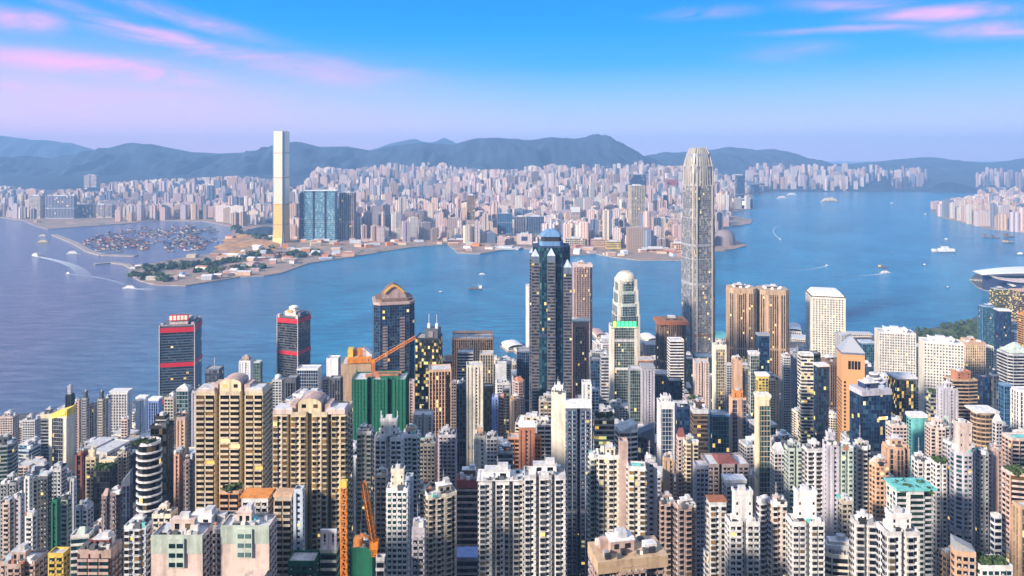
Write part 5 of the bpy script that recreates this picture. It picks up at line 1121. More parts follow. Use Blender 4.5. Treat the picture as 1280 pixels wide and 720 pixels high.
def label_for(desc, cx, cy, yf):
    c = sorted(anch, key=lambda a: abs(a[0]-cx)+.8*abs(a[1]-cy))
    for a in c[:16]:
        dx = cx-a[0]
        if cx < a[2]: rel = 'left of'
        elif cx > a[3]: rel = 'right of'
        elif yf < a[6]: rel = 'in front of'
        else: rel = 'behind'
        l = '%s %s the %s' % (desc, rel, a[7])
        if l not in used_l and len(l.split()) <= 16: used_l.add(l); return l
    k = 2
    while True:
        l = '%s, %s from the %s' % (desc, ['', '', 'second', 'third', 'fourth', 'fifth', 'sixth'][k], c[0][7])
        if l not in used_l: used_l.add(l); return l
        k += 1
for vis, x0, x1, yt, yf, x, y, bw, bd, Hh, cx, cy in infill:
    office = yf > 600 and rr.random() < .5; low = Hh < 36
    wc = rr.choice(pal_o if office else pal_r); st = rr.choice(['off', 'curt', 'grid', 'vert'] if office else ['win', 'win', 'bay', 'balc', 'fblank', 'win']); pl = rr.choice(['b', 'b', 'b', 'n1', 'o'] if office else ['b', 'n1', 'p', 'c', 'n2', 'h', 'b'])
    cr = rr.choice(['', '', '', 'ring:%s' % wc, 'slab:lgrey:.6', 'box:lgrey:.4', 'green:x:.5' if yf < 800 else '', 'mast:x:.6', 'gable:%s:.5' % rr.choice(['terracotta', 'grey', 'mint']) if low else ''])
    desc = ('%s %s %s' % ('low' if low else ('tall' if Hh > 80 else 'mid height'), CN[wc], {'off': 'striped office', 'curt': 'glass fronted office', 'grid': 'grid fronted office', 'vert': 'ribbed office', 'win': 'flats', 'bay': 'bay windowed flats', 'balc': 'balcony flats', 'fblank': 'flats'}[st]))
    tw = Tower(x0, x1, yt, yf, st, pl, wc, rr.choice(['dk', 'grey', 'teal', 'navy', 'green'] if office else ['dk', 'dk', 'dk', 'warm', 'grey']), label_for(desc, cx, cy, yf), 'lb' if low else ('ot' if office else 'rt'), cr, bd/bw, rr.choice([0, 0, 5, -6, 12, -12]),
               trim=SHADE.get(wc) if rr.random() < .5 else None)
    tw.body(); tw.do_crown()
# ================================================================ trees in the shoreline park
def make_tree(x, y, z, r, lab, grp):
    root = empty('park_tree', (x, y, z), lab, 'tree', grp); b_ = MB(); b_.loft([np.array([(q*math.cos(k*1.2566), q*math.sin(k*1.2566), zz) for k in range(5)]) for q, zz in ((.45, 0), (.3, r*.9), (.12, r*1.5))], mat('bark', lambda t: (lambda p: setattr(p.inputs[0], 'default_value', (.07, .05, .035, 1)))(out_p(t, Roughness=.9))))
    for k in range(3): a = k*2.1; b_.tube((0, 0, r*.7), (r*.55*math.cos(a), r*.55*math.sin(a), r*1.4), .13, MC['bark'])
    b_.obj('trunk', root)
    b_ = MB(); leafclumps(b_, [(R.uniform(-.5, .5)*r, R.uniform(-.5, .5)*r, r*R.uniform(1.0, 1.8), r*R.uniform(.45, .7)) for _ in range(5)], 30); b_.obj('crown', root); return root
n_ = 0; tpos = []
for i in range(800):
    px, py = R.uniform(1095, 1236), R.uniform(404, 431); Y = YS(py, 4); x = PX(px, Y)
    if not pip(IP, x, Y+14) or any((x-a)**2+(Y-c)**2 < 150 for a, c in tpos): continue
    tpos.append((x, Y)); n_ += 1
    if n_ > 60: break
for i, (x, Y) in enumerate(tpos):
    px, py = 640+F*x/Y, HY+F*(CH-4)/Y
    make_tree(x, Y, 3.4, R.uniform(4.5, 7), 'leafy round tree in the shoreline park %s' % ('beside the dark teal shore office' if px > 1190 else ('behind the peach office block' if px > 1145 else 'behind the pale slab offices')), 'trees in the shoreline park %s' % ('east' if px > 1190 else ('middle' if px > 1145 else 'west')))
b_ = MB()
Pk = [(PX(px, YS(py)), YS(py)) for px, py in ((1092, 432), (1100, 425), (1142, 418), (1182, 411), (1212, 404), (1232, 396), (1238, 420), (1238, 434))]
b_.prism(Pk, 3.3, 3.6, mat('park_lawn', ground_mat((.04, .08, .02), (.12, .14, .06), .02))); b_.obj('park_lawn', kind='structure')
# piers and terminals along the near shore
def pier(px, py, w_, l_, rz, lab, roof='white', z=8, arch=True):
    Y = YS(py); root = empty('ferry_pier', (PX(px, Y), Y, 0), lab, 'ferry pier', 'ferry piers', math.radians(rz))
    b_ = MB(); b_.box(-w_/2-3, w_/2+3, -l_/2-3, l_/2+3, -1, 2.6, G_QUAY); b_.obj('deck', root)
    b_ = MB(); b_.box(-w_/2, w_/2, -l_/2, l_/2, 2.6, z, wall('ivory')); b_.wq((-w_/2, -l_/2), (1, 0), (0, -1), np.arange(int(w_/4))*4+.6, np.arange(int(w_/4))*4+3.2, .05, 4, 7, glass('dk')); b_.obj('hall', root)
    b_ = MB()
    if arch: n2 = 8; b_.loft([np.array([(-w_*.54*math.cos(i*math.pi/n2), yy, z+w_*.16*math.sin(i*math.pi/n2)) for i in range(n2+1)]) for yy in (-l_/2-1, l_/2+1)], wall(roof), cap=False)
    else: b_.box(-w_*.54, w_*.54, -l_*.53, l_*.53, z, z+1.5, wall(roof))
    b_.obj('roof', root)
pier(641, 436, 34, 40, 20, 'white arched pier terminal left of the tall dark green glass tower'); pier(652, 441, 22, 26, 20, 'small grey roofed pier hall beside the white arched terminal', 'lgrey', 7, False)
pier(748, 420, 22, 50, 8, 'low pale pier right of the rosy striped tower', 'rose'); pier(757, 424, 18, 44, 8, 'short white pier next to the domed stepped tower', 'white', 7, False)
pier(812, 426, 24, 46, 10, 'white pier right of the domed stepped tower', 'white'); pier(900, 424, 26, 50, -6, 'pier with turquoise roof between tallest tower and brown pair', 'turq', 9, False)
pier(993, 416, 26, 60, -20, 'white arched pier right of the brown pair', 'white', 12); pier(999, 426, 30, 36, -20, 'pale flat pier hall left of the round windowed office', 'lgrey', 8, False)
pier(1070, 421, 60, 20, -6, 'long low pier hall right of the round windowed office', 'lgrey', 8, False); pier(1228, 352, 60, 26, -20, 'dark roofed landing beside the white winged hall', 'dgrey', 8, False)
# ================================================================ the city across the water
def far_mat(t):
    p = out_p(t, Roughness=.75); at = t.n('ShaderNodeAttribute', attribute_name='rnd'); g = t.n('ShaderNodeNewGeometry'); sp = t.n('ShaderNodeSeparateXYZ'); t.l(g.outputs['Position'], sp.inputs[0])
    pal = [(.68, .48, .42), (.74, .60, .46), (.50, .36, .36), (.74, .60, .54), (.36, .29, .27), (.62, .42, .29), (.24, .27, .34), (.76, .68, .58), (.42, .30, .22), (.13, .18, .27), (.70, .48, .40), (.58, .48, .50)]
    c = t.ramp(at.outputs['Fac'], [(i/len(pal), k) for i, k in enumerate(pal)], True)
    fx = t.m('FRACT', t.m('DIVIDE', t.m('ADD', sp.outputs[0], sp.outputs[1]), 8.7)); fz = t.m('FRACT', t.m('DIVIDE', sp.outputs[2], 6.2))
    up = t.n('ShaderNodeSeparateXYZ'); t.l(g.outputs['Normal'], up.inputs[0]); side = t.m('LESS_THAN', t.m('ABSOLUTE', up.outputs[2]), .5)
    win = t.m('MULTIPLY', t.m('MULTIPLY', t.m('LESS_THAN', fx, .5), t.m('LESS_THAN', fz, .6)), side)
    t.l(t.mix(t.m('MULTIPLY', win, .8), c, (.05, .055, .075)), p.inputs[0])
FM = mat('far_facade', far_mat)
fcol = ['dusty pink', 'cream', 'mauve', 'pale pink', 'umber', 'tan', 'slate', 'white', 'brown', 'dark blue', 'rosy', 'lilac']
def far_box(b_, x, y, w_, d_, z0, z1, rz, ci, seed):
    rq = random.Random(seed); c, s_ = math.cos(rz), math.sin(rz)
    def P_(a, q): return (x+a*c-q*s_, y+a*s_+q*c)
    val = (ci+.5)/12; k = rq.random()
    def pr(poly, za, zb, v):
        n = len(poly); V = [(*P_(*p), za) for p in poly]+[(*P_(*p), zb) for p in poly]; b_.raw(V, [[i, (i+1) % n, n+(i+1) % n, n+i] for i in range(n)], FM, [v]*n); b_.raw(V[n:], [list(range(n))], FM, [((ci+3) % 12+.5)/12])
    if k < .5 or w_ < 18: pr([(-w_/2, -d_/2), (w_/2, -d_/2), (w_/2, d_/2), (-w_/2, d_/2)], z0, z1, val)
    elif k < .8: pr([(a*w_, q*d_) for a, q, _ in PLANS['n1']], z0, z1, val)
    else: pr([(a*w_, q*d_) for a, q, _ in PLANS['c']], z0, z1, val)
    pr([(-w_*.2, -d_*.25), (w_*.2, -d_*.25), (w_*.2, d_*.25), (-w_*.2, d_*.25)], z1-.1, z1+rq.uniform(3, 7), val)
FB = [(-50, 272), (50, 279), (160, 277), (255, 274), (300, 283), (345, 296), (400, 300), (470, 302), (560, 302), (600, 306), (700, 306), (745, 314), (800, 317), (860, 318), (885, 305), (905, 290), (915, 270), (1160, 262), (1240, 280), (1290, 288)]
SK = [(-50, 235), (0, 232), (60, 238), (100, 236), (135, 228), (200, 224), (250, 222), (300, 220), (340, 224), (372, 238), (398, 208), (440, 212), (480, 205), (500, 202), (560, 204), (600, 212), (640, 212), (680, 204), (720, 203), (760, 204), (790, 205), (800, 200), (830, 208), (900, 206), (950, 203), (1000, 201), (1055, 202), (1070, 210), (1088, 206), (1150, 206), (1180, 212), (1215, 212), (1240, 208), (1290, 210)]
SKN = [(1164, 252), (1184, 250), (1222, 243), (1226, 232), (1262, 232), (1290, 238)]
KN = [(482, 230, 22, 4), (532, 262, 30, 3.5), (455, 262, 12, 4), (570, 259, 18, 3), (330, 288, 28, 5), (1188, 230, 34, 6), (905, 214, 14, 3), (250, 233, 8, 4)]
fc = []
FARL = [(380, 422, 296, 3150), (340, 363, 300, 3083), (374, 381, 290, 3170), (424, 445, 292, 3200), (785, 806, 284, 3700), (584, 594, 276, 3500), (57, 97, 277, 4300), (36, 57, 276, 4320), (98, 145, 277, 4380), (105, 125, 240, 6200), (622, 681, 296, 3450), (646, 665, 308, 3050), (706, 757, 318, 2955), (757, 789, 314, 2930), (801, 856, 316, 2810), (919, 931, 246, 5400), (921, 943, 260, 5000), (713, 725, 275, 4000), (833, 846, 232, 6000), (786, 808, 228, 5200)]
Yc = 2900.
rf = random.Random(5)
while Yc < 9350:
    st = 60+(Yc-2900)*.009; Xc = -Yc*.79
    while Xc < Yc*.79:
        x, y = Xc+rf.uniform(-.3, .3)*st, Yc+rf.uniform(-.3, .3)*st; Xc += st
        px = 640+F*x/y; inN = pip(NP_, x, y); inK = pip(KP, x, y+25) and pip(KP, x, y-25)
        if not (inN or inK): continue
        g = terr_far(x, y) if inK else 3.; pb = HY+(CH-g)*F/y
        if inK and (pb > lerp_pts(FB, px) or (y > 7700 and 1160 < px < 1213) or (y > (9300 if px > 1112 else 8600))): continue
        if any(((px-a)/c)**2+((pb-b2)/(d_+3))**2 < 1 for a, b2, c, d_ in KN): continue
        n1 = mno.noise(Vector((x/420, y/420, 2.))); n2_ = mno.noise(Vector((x/1200, y/1200, 7.)))
        Hh = 24+55*max(0, n1+.35)+60*max(0, n2_+.2)+rf.uniform(-16, 42)+(30 if y > 5600 else 0)
        if rf.random() < .12: Hh += rf.uniform(30, 70)
        if inN: Hh = rf.uniform(60, 130)
        if px > 950 and inK: Hh = rf.uniform(80, 150)*(1.5 if px > 1112 else 1)
        blk = [k for k in FARL if k[3] > y-10 and k[0]-3 < px < k[1]+3 and inK]
        if any(abs(y-k[3]) < 60 for k in blk): continue
        lim = lerp_pts(SK if inK else SKN, px)+rf.uniform(0, 7)*(1 if rf.random() < .7 else 0)
        if blk: lim = max([lim]+[k[2] for k in blk])
        Hh = min(Hh, PZ(lim, y)-g)
        if Hh < 8: continue
        fc.append((y, x, px, g, Hh, rf.uniform(20, 44)*(2.3 if rf.random() < .16 else 1), rf.uniform(18, 30), .9*mno.noise(Vector((x/500, y/500, 4.)))+rf.uniform(-.06, .06), rf.choice([0, 0, 1, 1, 2, 3, 3, 3, 4, 5, 6, 7, 7, 8, 9, 10, 10, 11, 11]), rf.random(), inN))
    Yc += st
fc.sort()
fmask = np.zeros((300, 1280*2), bool); L_ = []
FARH = [(340, 363, 164, 303, 3083), (378, 423, 238, 304, 3150), (424, 445, 240, 301, 3200), (784, 806, 230, 290, 3700), (58, 97, 243, 279, 4300), (97, 146, 254, 280, 4420)]
for q in fc:
    y, x, px, g, Hh, bw, bd = q[:7]; hw = bw/2*F/y; x0, x1 = max(0, int((px-hw)*2)), min(2560, int((px+hw)*2)+1); y0 = int(max(0, HY+(CH-g-Hh)*F/y)); y1 = int(min(299, HY+(CH-g)*F/y))
    if x1 <= x0 or y1 <= y0: vis = 0
    else: m_ = fmask[y0:y1, x0:x1]; vis = int((~m_).sum()); fmask[y0:y1, x0:x1] = True
    if vis > 1: L_.append((vis, q))
L_.sort(key=lambda v: -v[0]); print('far', len(fc), len(L_), 'infill', len(infill))
zones = [(40, 'at the far left beyond the ferries'), (150, 'behind the wide harbour edge slabs'), (200, 'behind the crowded boat shelter'), (270, 'near the orange earth works'), (338, 'left of the pale gold tallest tower'), (376, 'right of the pale gold tallest tower'),
         (446, 'around the teal and brown twin slabs'), (500, 'above the long pink promenade works'), (560, 'above the orange works shore'), (620, 'behind the long white pier roof'), (665, 'behind the square holed pink block'), (720, 'behind the spire of the dark green tower'), (784, 'left of the tall beige shaft tower'),
         (852, 'beside the tall beige shaft tower'), (935, 'right of the claw crowned tower'), (1000, 'on the long far quay'), (1080, 'in the middle of the long far quay'), (1165, 'on the far bank near the channel'), (1225, 'on the far channel shore'), (1400, 'at the far right edge')]
for vis, (y, x, px, g, Hh, bw, bd, rz, ci, sd_, inN) in L_[:290]:
    b_ = MB(); far_box(b_, 0, 0, bw, bd, 0, Hh+3, rz, ci, sd_); z_ = next(t_ for a, t_ in zones if px < a); dpt = 'high on the slope' if y > 6200 else ('in the middle rows' if y > 4600 else 'in the front rows')
    if inN: z_ = 'on the right hand headland'; dpt = 'by the water' if y < 4700 else 'further back'
    o = b_.obj('distant_block'); o.location = (x, y, g-3); hs = 'tall' if Hh > 85 else ('short' if Hh < 50 else 'mid sized')
    tag(o, '%s %s %s block %s %s' % (hs.replace(' sized', ''), 'slender' if bw < 26 else 'broad', fcol[ci], dpt.replace('in the ', 'in '), z_), 'distant block', '%s %s distant blocks %s %s' % (hs, fcol[ci], dpt, z_))
b_ = MB()
for vis, (y, x, px, g, Hh, bw, bd, rz, ci, sd_, inN) in L_[290:]: far_box(b_, x, y, bw, bd, g-3, g+Hh, rz, ci, sd_)
o = b_.obj('distant_city', kind='stuff')
def farm(name, lab, x0, x1, yt, Y, wc, gc, st, dr=.6, rot=0, pl='b', fh=8., cs=9., cr='', base=3, trim=None):
    s = Tower(x0, x1, yt, Y, st, pl, wc, gc, lab, 'building', cr, dr, rot, name=name, base=base, fh=fh, cs=cs, trim=trim); s.body(); 
    if cr: s.do_crown()
    else: s.part('roof_block', lambda b_: b_.box(-s.w*.25, s.w*.25, -s.d*.25, s.d*.25, s.h, s.h+6, wall('lgrey')))
    return s
farm('glass_slab', 'wide teal glass slab with a white roof line and podium, across the harbour', 380, 422, 239, 3150, 'lblue', 'aqua', 'curt', .35, 0, 'n2', 9, 7, 'slab:white:1.5', trim='lblue'); farm('narrow_tower', 'narrow dark blue tower attached left of the teal glass slab', 374, 381, 241, 3170, 'bluesteel', 'navy', 'curt', 1.)  # narrow tower in plain dark blue, left of the teal slab
farm('podium_building', 'pale yellow podium under the teal glass slab', 381, 424, 301, 3120, 'sand', 'gold', 'grid', .3); farm('brown_tower', 'rosy brown ribbed tower right of the teal glass slab', 424, 445, 241, 3200, 'rose', 'brown', 'vert', .8, 0, 'n1')
farm('beige_tower', 'tall beige shaft tower rising over the far city', 785, 806, 232, 3700, 'sand', 'gold', 'vert', .9, 6); farm('slate_tower', 'flat topped slate block behind the tall beige shaft tower', 786, 808, 218, 5200, 'slate', 'navy', 'curt', .5)
farm('slim_tower', 'slim tan tower above the orange works shore', 584, 594, 244, 3500, 'tan', 'brown', 'vert', 1.); farm('slab_block', 'wide lilac slab at the water edge, far left', 57, 96, 245, 4300, 'lilac', 'navy', 'vert', .2, 4); farm('slab_block', 'cream end block joined left of the wide lilac slab', 36, 57, 245, 4320, 'beige', 'dk', 'win', .4, -15)
farm('podium_building', 'cream podium below the wide lilac slab', 47, 97, 277, 4200, 'sand', 'warm', 'off', .25); farm('striped_block', 'row of joined pink striped slabs right of the wide lilac slab', 98, 145, 256, 4380, 'pink', 'navy', 'vert', .2, -3, 'n3'); farm('cross_tower', 'pale pink pair of towers with a spreading cap above the lilac slab', 105, 125, 219, 6200, 'pink', 'dk', 'win', .5, 0, 'n1', base=120)
for x0, x1, yt in ((622, 640, 267), (643, 657, 271), (658, 680, 271)): farm('dark_slab', 'dark slab %s behind the long white pier' % {622: 'in navy glass, leftmost of three', 643: 'in purple brown, middle of three', 658: 'in slate, rightmost of three'}[x0], x0, x1, yt, 3450, {622: 'bluesteel', 643: 'mauve', 658: 'slate'}[x0], 'navy', 'vert', .6)
s = farm('holed_block', 'pink hotel block with a square dark hole', 646, 665, 293, 3050, 'pink', 'dk', 'net', .5); s.part('square_opening', lambda b_: b_.box(-s.w*.2, s.w*.2, -s.d*.5-.6, -s.d*.5+.3, s.h*.35, s.h*.78, wall('navy')))
farm('cream_block', 'cream slab pair by the far ferry pier, left half', 706, 731, 298, 2950, 'sand', 'warm', 'grid', .4, 0); farm('cream_block', 'orange cream slab by the far ferry pier, right half', 738, 757, 299, 2960, 'peach', 'gold', 'grid', .4, 0); farm('yellow_block', 'golden yellow waterfront block', 757, 776, 302, 2900, 'yellow', 'gold', 'off', .5); farm('white_block', 'white windowless block right of the golden waterfront block', 773, 789, 300, 2960, 'white', 'dk', 'win', .5)
farm('salmon_hall', 'long salmon waterfront hall with a dark curved arcade', 801, 838, 311, 2800, 'salmon', 'brown', 'off', .5); farm('salmon_block', 'salmon block right of the long waterfront hall', 838, 856, 304, 2820, 'peach', 'brown', 'grid', .5); farm('clock_hall', 'brownish low hall among the peninsula blocks', 560, 600, 300, 3120, 'terracotta', 'brown', 'off', .5)
farm('red_block', 'bright pinkish red block in the far middle rows', 833, 846, 224, 6000, 'red', 'dk', 'net', .5, base=60); farm('dark_tower', 'dark slate tower right of the claw crowned tower across the water', 919, 931, 219, 5400, 'slate', 'navy', 'curt', .8); s = farm('screen_building', 'dark teal box with a lit white screen on the far shore', 921, 941, 249, 5180, 'navy', 'teal', 'net', .4)
s.part('lit_screen', lambda b_: b_.box(-s.w*.25, s.w*.3, -s.d*.5-2, -s.d*.5-.5, s.h*.35, s.h*.8, glow((.9, .95, 1.), 1.0))); s = farm('white_beacon_block', 'pinkish tower with a bright white cap in the far middle', 713, 725, 262, 4000, 'pink', 'dk', 'win', .8); s.part('white_cap', lambda b_: b_.box(-s.w*.5, s.w*.5, -s.d*.6, s.d*.4, s.h-16, s.h+14, wall('white')))
farm('pier_hall', 'long white pier hall reaching out from the far shore', 612, 652, 311, 2860, 'white', 'grey', 'off', .5, -14)
farm('dome_house', 'white house with a blue roof on the green peninsula', 221, 235, 344, 2230, 'white', 'dk', 'net', .8, 0, 'b', 4, 4, 'dome:blue:.9'); 
# rounded brown hillside house by the far point
b_ = MB(); Yh = YS(306); b_.dome(0, 0, 0, 52, 66, wall('mauve'), 18, .6); o = b_.obj('round_hall'); o.location = (PX(905, Yh), Yh, 3); tag(o, 'rounded mauve brown hall on the small point right of the claw crowned tower', 'hall')
# wooded knolls, breakwaters, works ground
for i, (px, py, rx, ry) in enumerate(KN):
    Y = (CH-60)*F/(py-HY) if py > 255 or px < 400 else (7600 if px > 1100 else 6600 if py < 240 else 5200)
    gz = terr_far(PX(px, Y), Y) if px < 1100 else 3; Y = F*(CH-gz)/(py+ry-HY) if px < 1100 else Y; gz = terr_far(PX(px, Y), Y) if px < 1100 else 0
    b_ = MB(); r1 = rx*Y/F; V = []; 
    for k in range(7):
        for j in range(28): a = j*math.pi/14; q = 1-k/6.5; n = 1+.25*mno.noise(Vector((math.cos(a)*2, math.sin(a)*2, i*3.+k*.3))); V.append((r1*q*n*math.cos(a), min(r1*.6, 300)*q*n*math.sin(a), ry*1.9*Y/F*(1-q**2)*(.9+.2*n)))
    b_.raw(V, [[k*28+j, k*28+(j+1) % 28, (k+1)*28+(j+1) % 28, (k+1)*28+j] for k in range(6) for j in range(28)], G_HILL); b_.raw(V[-28:], [list(range(28))], G_HILL)
    o = b_.obj('wooded_knoll', kind='structure'); o.location = (PX(px, Y), Y, gz-2)
def strip(pts, wd, z, name, m_, kind='structure'):
    P_ = [(PX(a, YS(c)), YS(c)) for a, c in pts]; b_ = MB()
    for (a, c) in zip(P_, P_[1:]):
        dx, dy = c[0]-a[0], c[1]-a[1]; L = math.hypot(dx, dy); nx_, ny_ = -dy/L*wd/2, dx/L*wd/2
        b_.prism([(a[0]-nx_, a[1]-ny_), (c[0]-nx_, c[1]-ny_), (c[0]+nx_, c[1]+ny_), (a[0]+nx_, a[1]+ny_)][::1 if 1 else -1], -1, z+.01*len(b_.f), m_)
    return b_.obj(name, kind=kind)
strip([(68, 294), (95, 305), (112, 315), (128, 319.5), (170, 320.5)], 26, 4, 'breakwater', G_QUAY); strip([(118, 331), (140, 329), (158, 331), (168, 337)], 20, 4, 'breakwater_short', G_QUAY)
b_ = MB()
for i in range(46):
    px, py = R.gauss(306, 22), R.gauss(309, 7); Y = YS(py)
    if not (262 < px < 345 and 292 < py < 324) or not pip(KP, PX(px, Y), Y): continue
    r_2 = R.uniform(22, 60); k = 9; c = [np.array([(PX(px, Y)+r_2*q*math.cos(j*2*math.pi/k), Y+r_2*1.3*q*math.sin(j*2*math.pi/k), z) for j in range(k)]) for q, z in ((1, 3), (.7, 3+r_2*.08), (.3, 3+r_2*.13))]; b_.loft(c, mat('orange_earth', ground_mat((.30, .16, .09), (.66, .34, .09), .035)))
b_.obj('works_earth_mounds', kind='structure')
b_ = MB(); cl = []
for (xa, ya, xb, yb_, n_) in ((178, 338, 262, 331, 52), (262, 334, 340, 315, 45), (300, 292, 345, 300, 40), (165, 345, 215, 352, 24), (240, 341, 330, 336, 20), (345, 322, 400, 318, 26), (255, 281, 300, 288, 40)):
    for i in range(n_):
        t_ = R.random(); px, py = xa+(xb-xa)*t_, ya+(yb_-ya)*t_+R.gauss(0, 1.6); Y = YS(py)
        if pip(KP, PX(px, Y), Y): cl.append((PX(px, Y), Y, 8, R.uniform(9, 15)))
leafclumps(b_, cl, 34); b_.obj('peninsula_woods', kind='stuff')
# sheds, stacks and huts strung along the works shore
def shed(px, py, lab, c, w_, l_, h_):
    Y = YS(py); b_ = MB(); b_.box(-w_/2, w_/2, -l_/2, l_/2, 0, h_, wall(c)); b_.loft([np.array([(-w_*.53, -l_*.52, h_), (w_*.53, -l_*.52, h_), (w_*.53, l_*.52, h_), (-w_*.53, l_*.52, h_)]), np.array([(-w_*.5, -.1, h_*1.3), (w_*.5, -.1, h_*1.3), (w_*.5, .1, h_*1.3), (-w_*.5, .1, h_*1.3)])], wall(R.choice(['white', 'lgrey', 'terracotta', 'rose', c])))
    o = b_.obj('shed'); o.location = (PX(px, Y), Y, 3); o.rotation_euler = (0, 0, R.uniform(-.5, .5)); tag(o, lab, 'shed', lab.replace('shed', 'sheds', 1))
k = 0
for i in range(900):
    px, py = R.uniform(165, 860), R.uniform(298, 352); Y = YS(py); x = PX(px, Y)
    if not pip(KP, x, Y-25) or not pip(KP, x, Y+30) or py < lerp_pts(FB, px)-1 or (262 < px < 345 and py < 322 and R.random() < .6) or (px < 262 and R.random() < .6): continue
    c = R.choice(['salmon', 'peach', 'ivory', 'white', 'rose', 'beige', 'orange', 'lgrey', 'sand', 'terracotta', 'lblue']); seg_ = 'on the green peninsula' if px < 345 else ('on the works shore below the teal glass slab' if px < 460 else ('on the works shore right of the teal slab' if px < 570 else 'near the long white pier hall' if px < 700 else 'by the salmon waterfront hall'))
    shed(px, py, 'small %s shed %s' % (CN.get(c, c), seg_), c, R.uniform(18, 50), R.uniform(14, 30), R.uniform(5, 14)); k += 1
    if k > 130: break
# ================================================================ boats
def hull(L, B, D, m_, m2=None):
    b_ = MB(); st = [(-.5, .75, .9), (-.3, 1, .85), (.1, 1, .85), (.35, .72, .95), (.5, .06, 1.15)]; rings = []
    for x, wv, zz in st: rings.append([(x*L, -wv*B/2, zz*D), (x*L, -wv*B*.36, -.4), (x*L, wv*B*.36, -.4), (x*L, wv*B/2, zz*D)])
    b_.loft([np.array(r)[::-1] for r in rings], m_, cap=False, close=False); b_.raw([p for r in rings for p in (r[0], r[3])], [[2*i, 2*i+2, 2*i+3, 2*i+1] for i in range(4)], m2 or wall('tan')); b_.raw(rings[0], [[0, 1, 2, 3]], m_); return b_
def boat(kind, px, py, L, lab, head=0, grp=None, hc='dgrey', cc='white', wake=0, cat='boat', name=None):
    Y = YS(py, 1); root = empty(name or kind, (PX(px, Y), Y, 0), lab, cat, grp, math.radians(head)); B = L*(.24 if kind != 'barge' else .4); D = max(1.4, L*.05)
    hull(L, B, D*(1.6 if kind == 'cargo_boat' else 1), wall(hc)).obj('hull', root)
    if kind == 'ferry':
        b_ = MB(); b_.box(-L*.38, L*.3, -B*.4, B*.4, D*.9, D+L*.07, wall(cc)); b_.wq((-L*.38, -B*.4), (1, 0), (0, -1), np.arange(8)*L*.08+.4, np.arange(8)*L*.08+L*.055, .05, D+L*.015, D+L*.045, glass('dk')); b_.obj('lower_deck', root)
        b_ = MB(); b_.box(-L*.3, L*.2, -B*.34, B*.34, D+L*.07, D+L*.13, wall(cc)); b_.obj('upper_deck', root); b_ = MB(); b_.box(L*.02, L*.12, -B*.2, B*.2, D+L*.13, D+L*.18, wall('lgrey')); b_.obj('wheelhouse', root)
        b_ = MB(); b_.box(-L*.16, -L*.08, -B*.12, B*.12, D+L*.13, D+L*.2, wall('gold')); b_.obj('funnel', root)
    elif kind == 'cargo_boat':
        b_ = MB(); b_.box(-L*.46, -L*.28, -B*.38, B*.38, D*1.4, D+L*.2, wall(cc)); b_.obj('bridge', root); b_ = MB(); b_.tube((-L*.2, 0, D), (-L*.24, 0, L*.42), .35, wall('white')); b_.tube((-L*.24, 0, L*.2), (L*.2, 0, L*.3), .3, wall('lgrey')); b_.obj('derrick', root)
        b_ = MB(); b_.box(-L*.16, L*.3, -B*.32, B*.32, D*1.3, D*1.3+L*.04, wall('brown')); b_.obj('hatch', root)
    elif kind == 'barge':
        b_ = MB(); b_.box(-L*.44, -L*.16, -B*.36, B*.36, D*.85, D+L*.16, wall(cc)); b_.box(-L*.4, -L*.2, -B*.28, B*.28, D+L*.16, D+L*.24, wall(hc)); b_.obj('deckhouse', root)
        b_ = MB(); b_.box(-L*.1, L*.34, -B*.34, B*.34, D*.85, D+L*.06, wall(R.choice(['terracotta', 'navy', 'grey', 'brown', 'mauve']))); b_.obj('cargo', root)
        b_ = MB(); b_.tube((L*.02, 0, D), (L*.1, 0, L*.5), .5, wall('dgrey')); b_.obj('derrick', root)
    else:
        b_ = MB(); b_.box(-L*.3, L*.15, -B*.34, B*.34, D*.85, D+L*.12, wall(cc)); b_.box(-L*.2, L*.05, -B*.25, B*.25, D+L*.12, D+L*.2, wall(cc)); b_.obj('cabin', root)
    if wake:
        wx, wy, wd = wake if isinstance(wake, tuple) else (wake, 0, 1); WK.append((PX(px, Y), Y, PX(px+wx, YS(py+wy)), YS(py+wy), B*.8, L*.7*wd))
    return root
WK = []
boat('ferry', 45, 320, 62, 'fast white ferry at the head of a broad curving wake, far left', 150, cc='white', hc='white', wake=(62, 33, 1.2)); boat('ferry', 92, 317, 56, 'white ferry lying before the breakwater', 0, hc='white')
boat('ferry', 55, 303, 58, 'yellow hulled ferry below the wide lilac slab', 5, hc='yellow', cc='cream'); boat('ferry', 54, 295, 44, 'pale small ferry just above the yellow one', 5, hc='ivory', cc='ivory')
boat('motor_boat', 85, 342, 26, 'small grey boat with a thin wake, upper left water', 160, hc='lblue', wake=(78, 17, .7)); boat('ferry', 162, 360, 44, 'white ferry speeding with a wake below the peninsula tip', 178, hc='white', wake=(34, 2.5, 1.1))
boat('cargo_boat', 594, 361, 44, 'dark hulled cargo boat with a white mast, mid harbour', 180, hc='dbrown', wake=(28, 0, .35), cat='cargo boat'); boat('ferry', 603, 343, 26, 'small white ferry above the cargo boat', 0, hc='lblue', wake=(-8, 1, .3)); boat('motor_boat', 551, 365, 15, 'tiny white boat left of the cargo boat', 10, hc='slate')
boat('motor_boat', 975, 299, 16, 'tiny white speedboat right of the claw crowned tower', 100, hc='white', wake=(12, -22, .8)); boat('motor_boat', 1034, 332, 20, 'white speedboat leaving a long wake toward the left', 20, hc='white', wake=(-60, 8, .7))
boat('cargo_boat', 1104, 334, 36, 'dark boat behind the white pair boat with a lit deckhouse', 0, hc='brown', cc='yellow', cat='cargo boat'); boat('ferry', 1107, 341, 38, 'white ferry beside the dark boat, centre right water', 0, hc='white', wake=(-58, 5, .35))
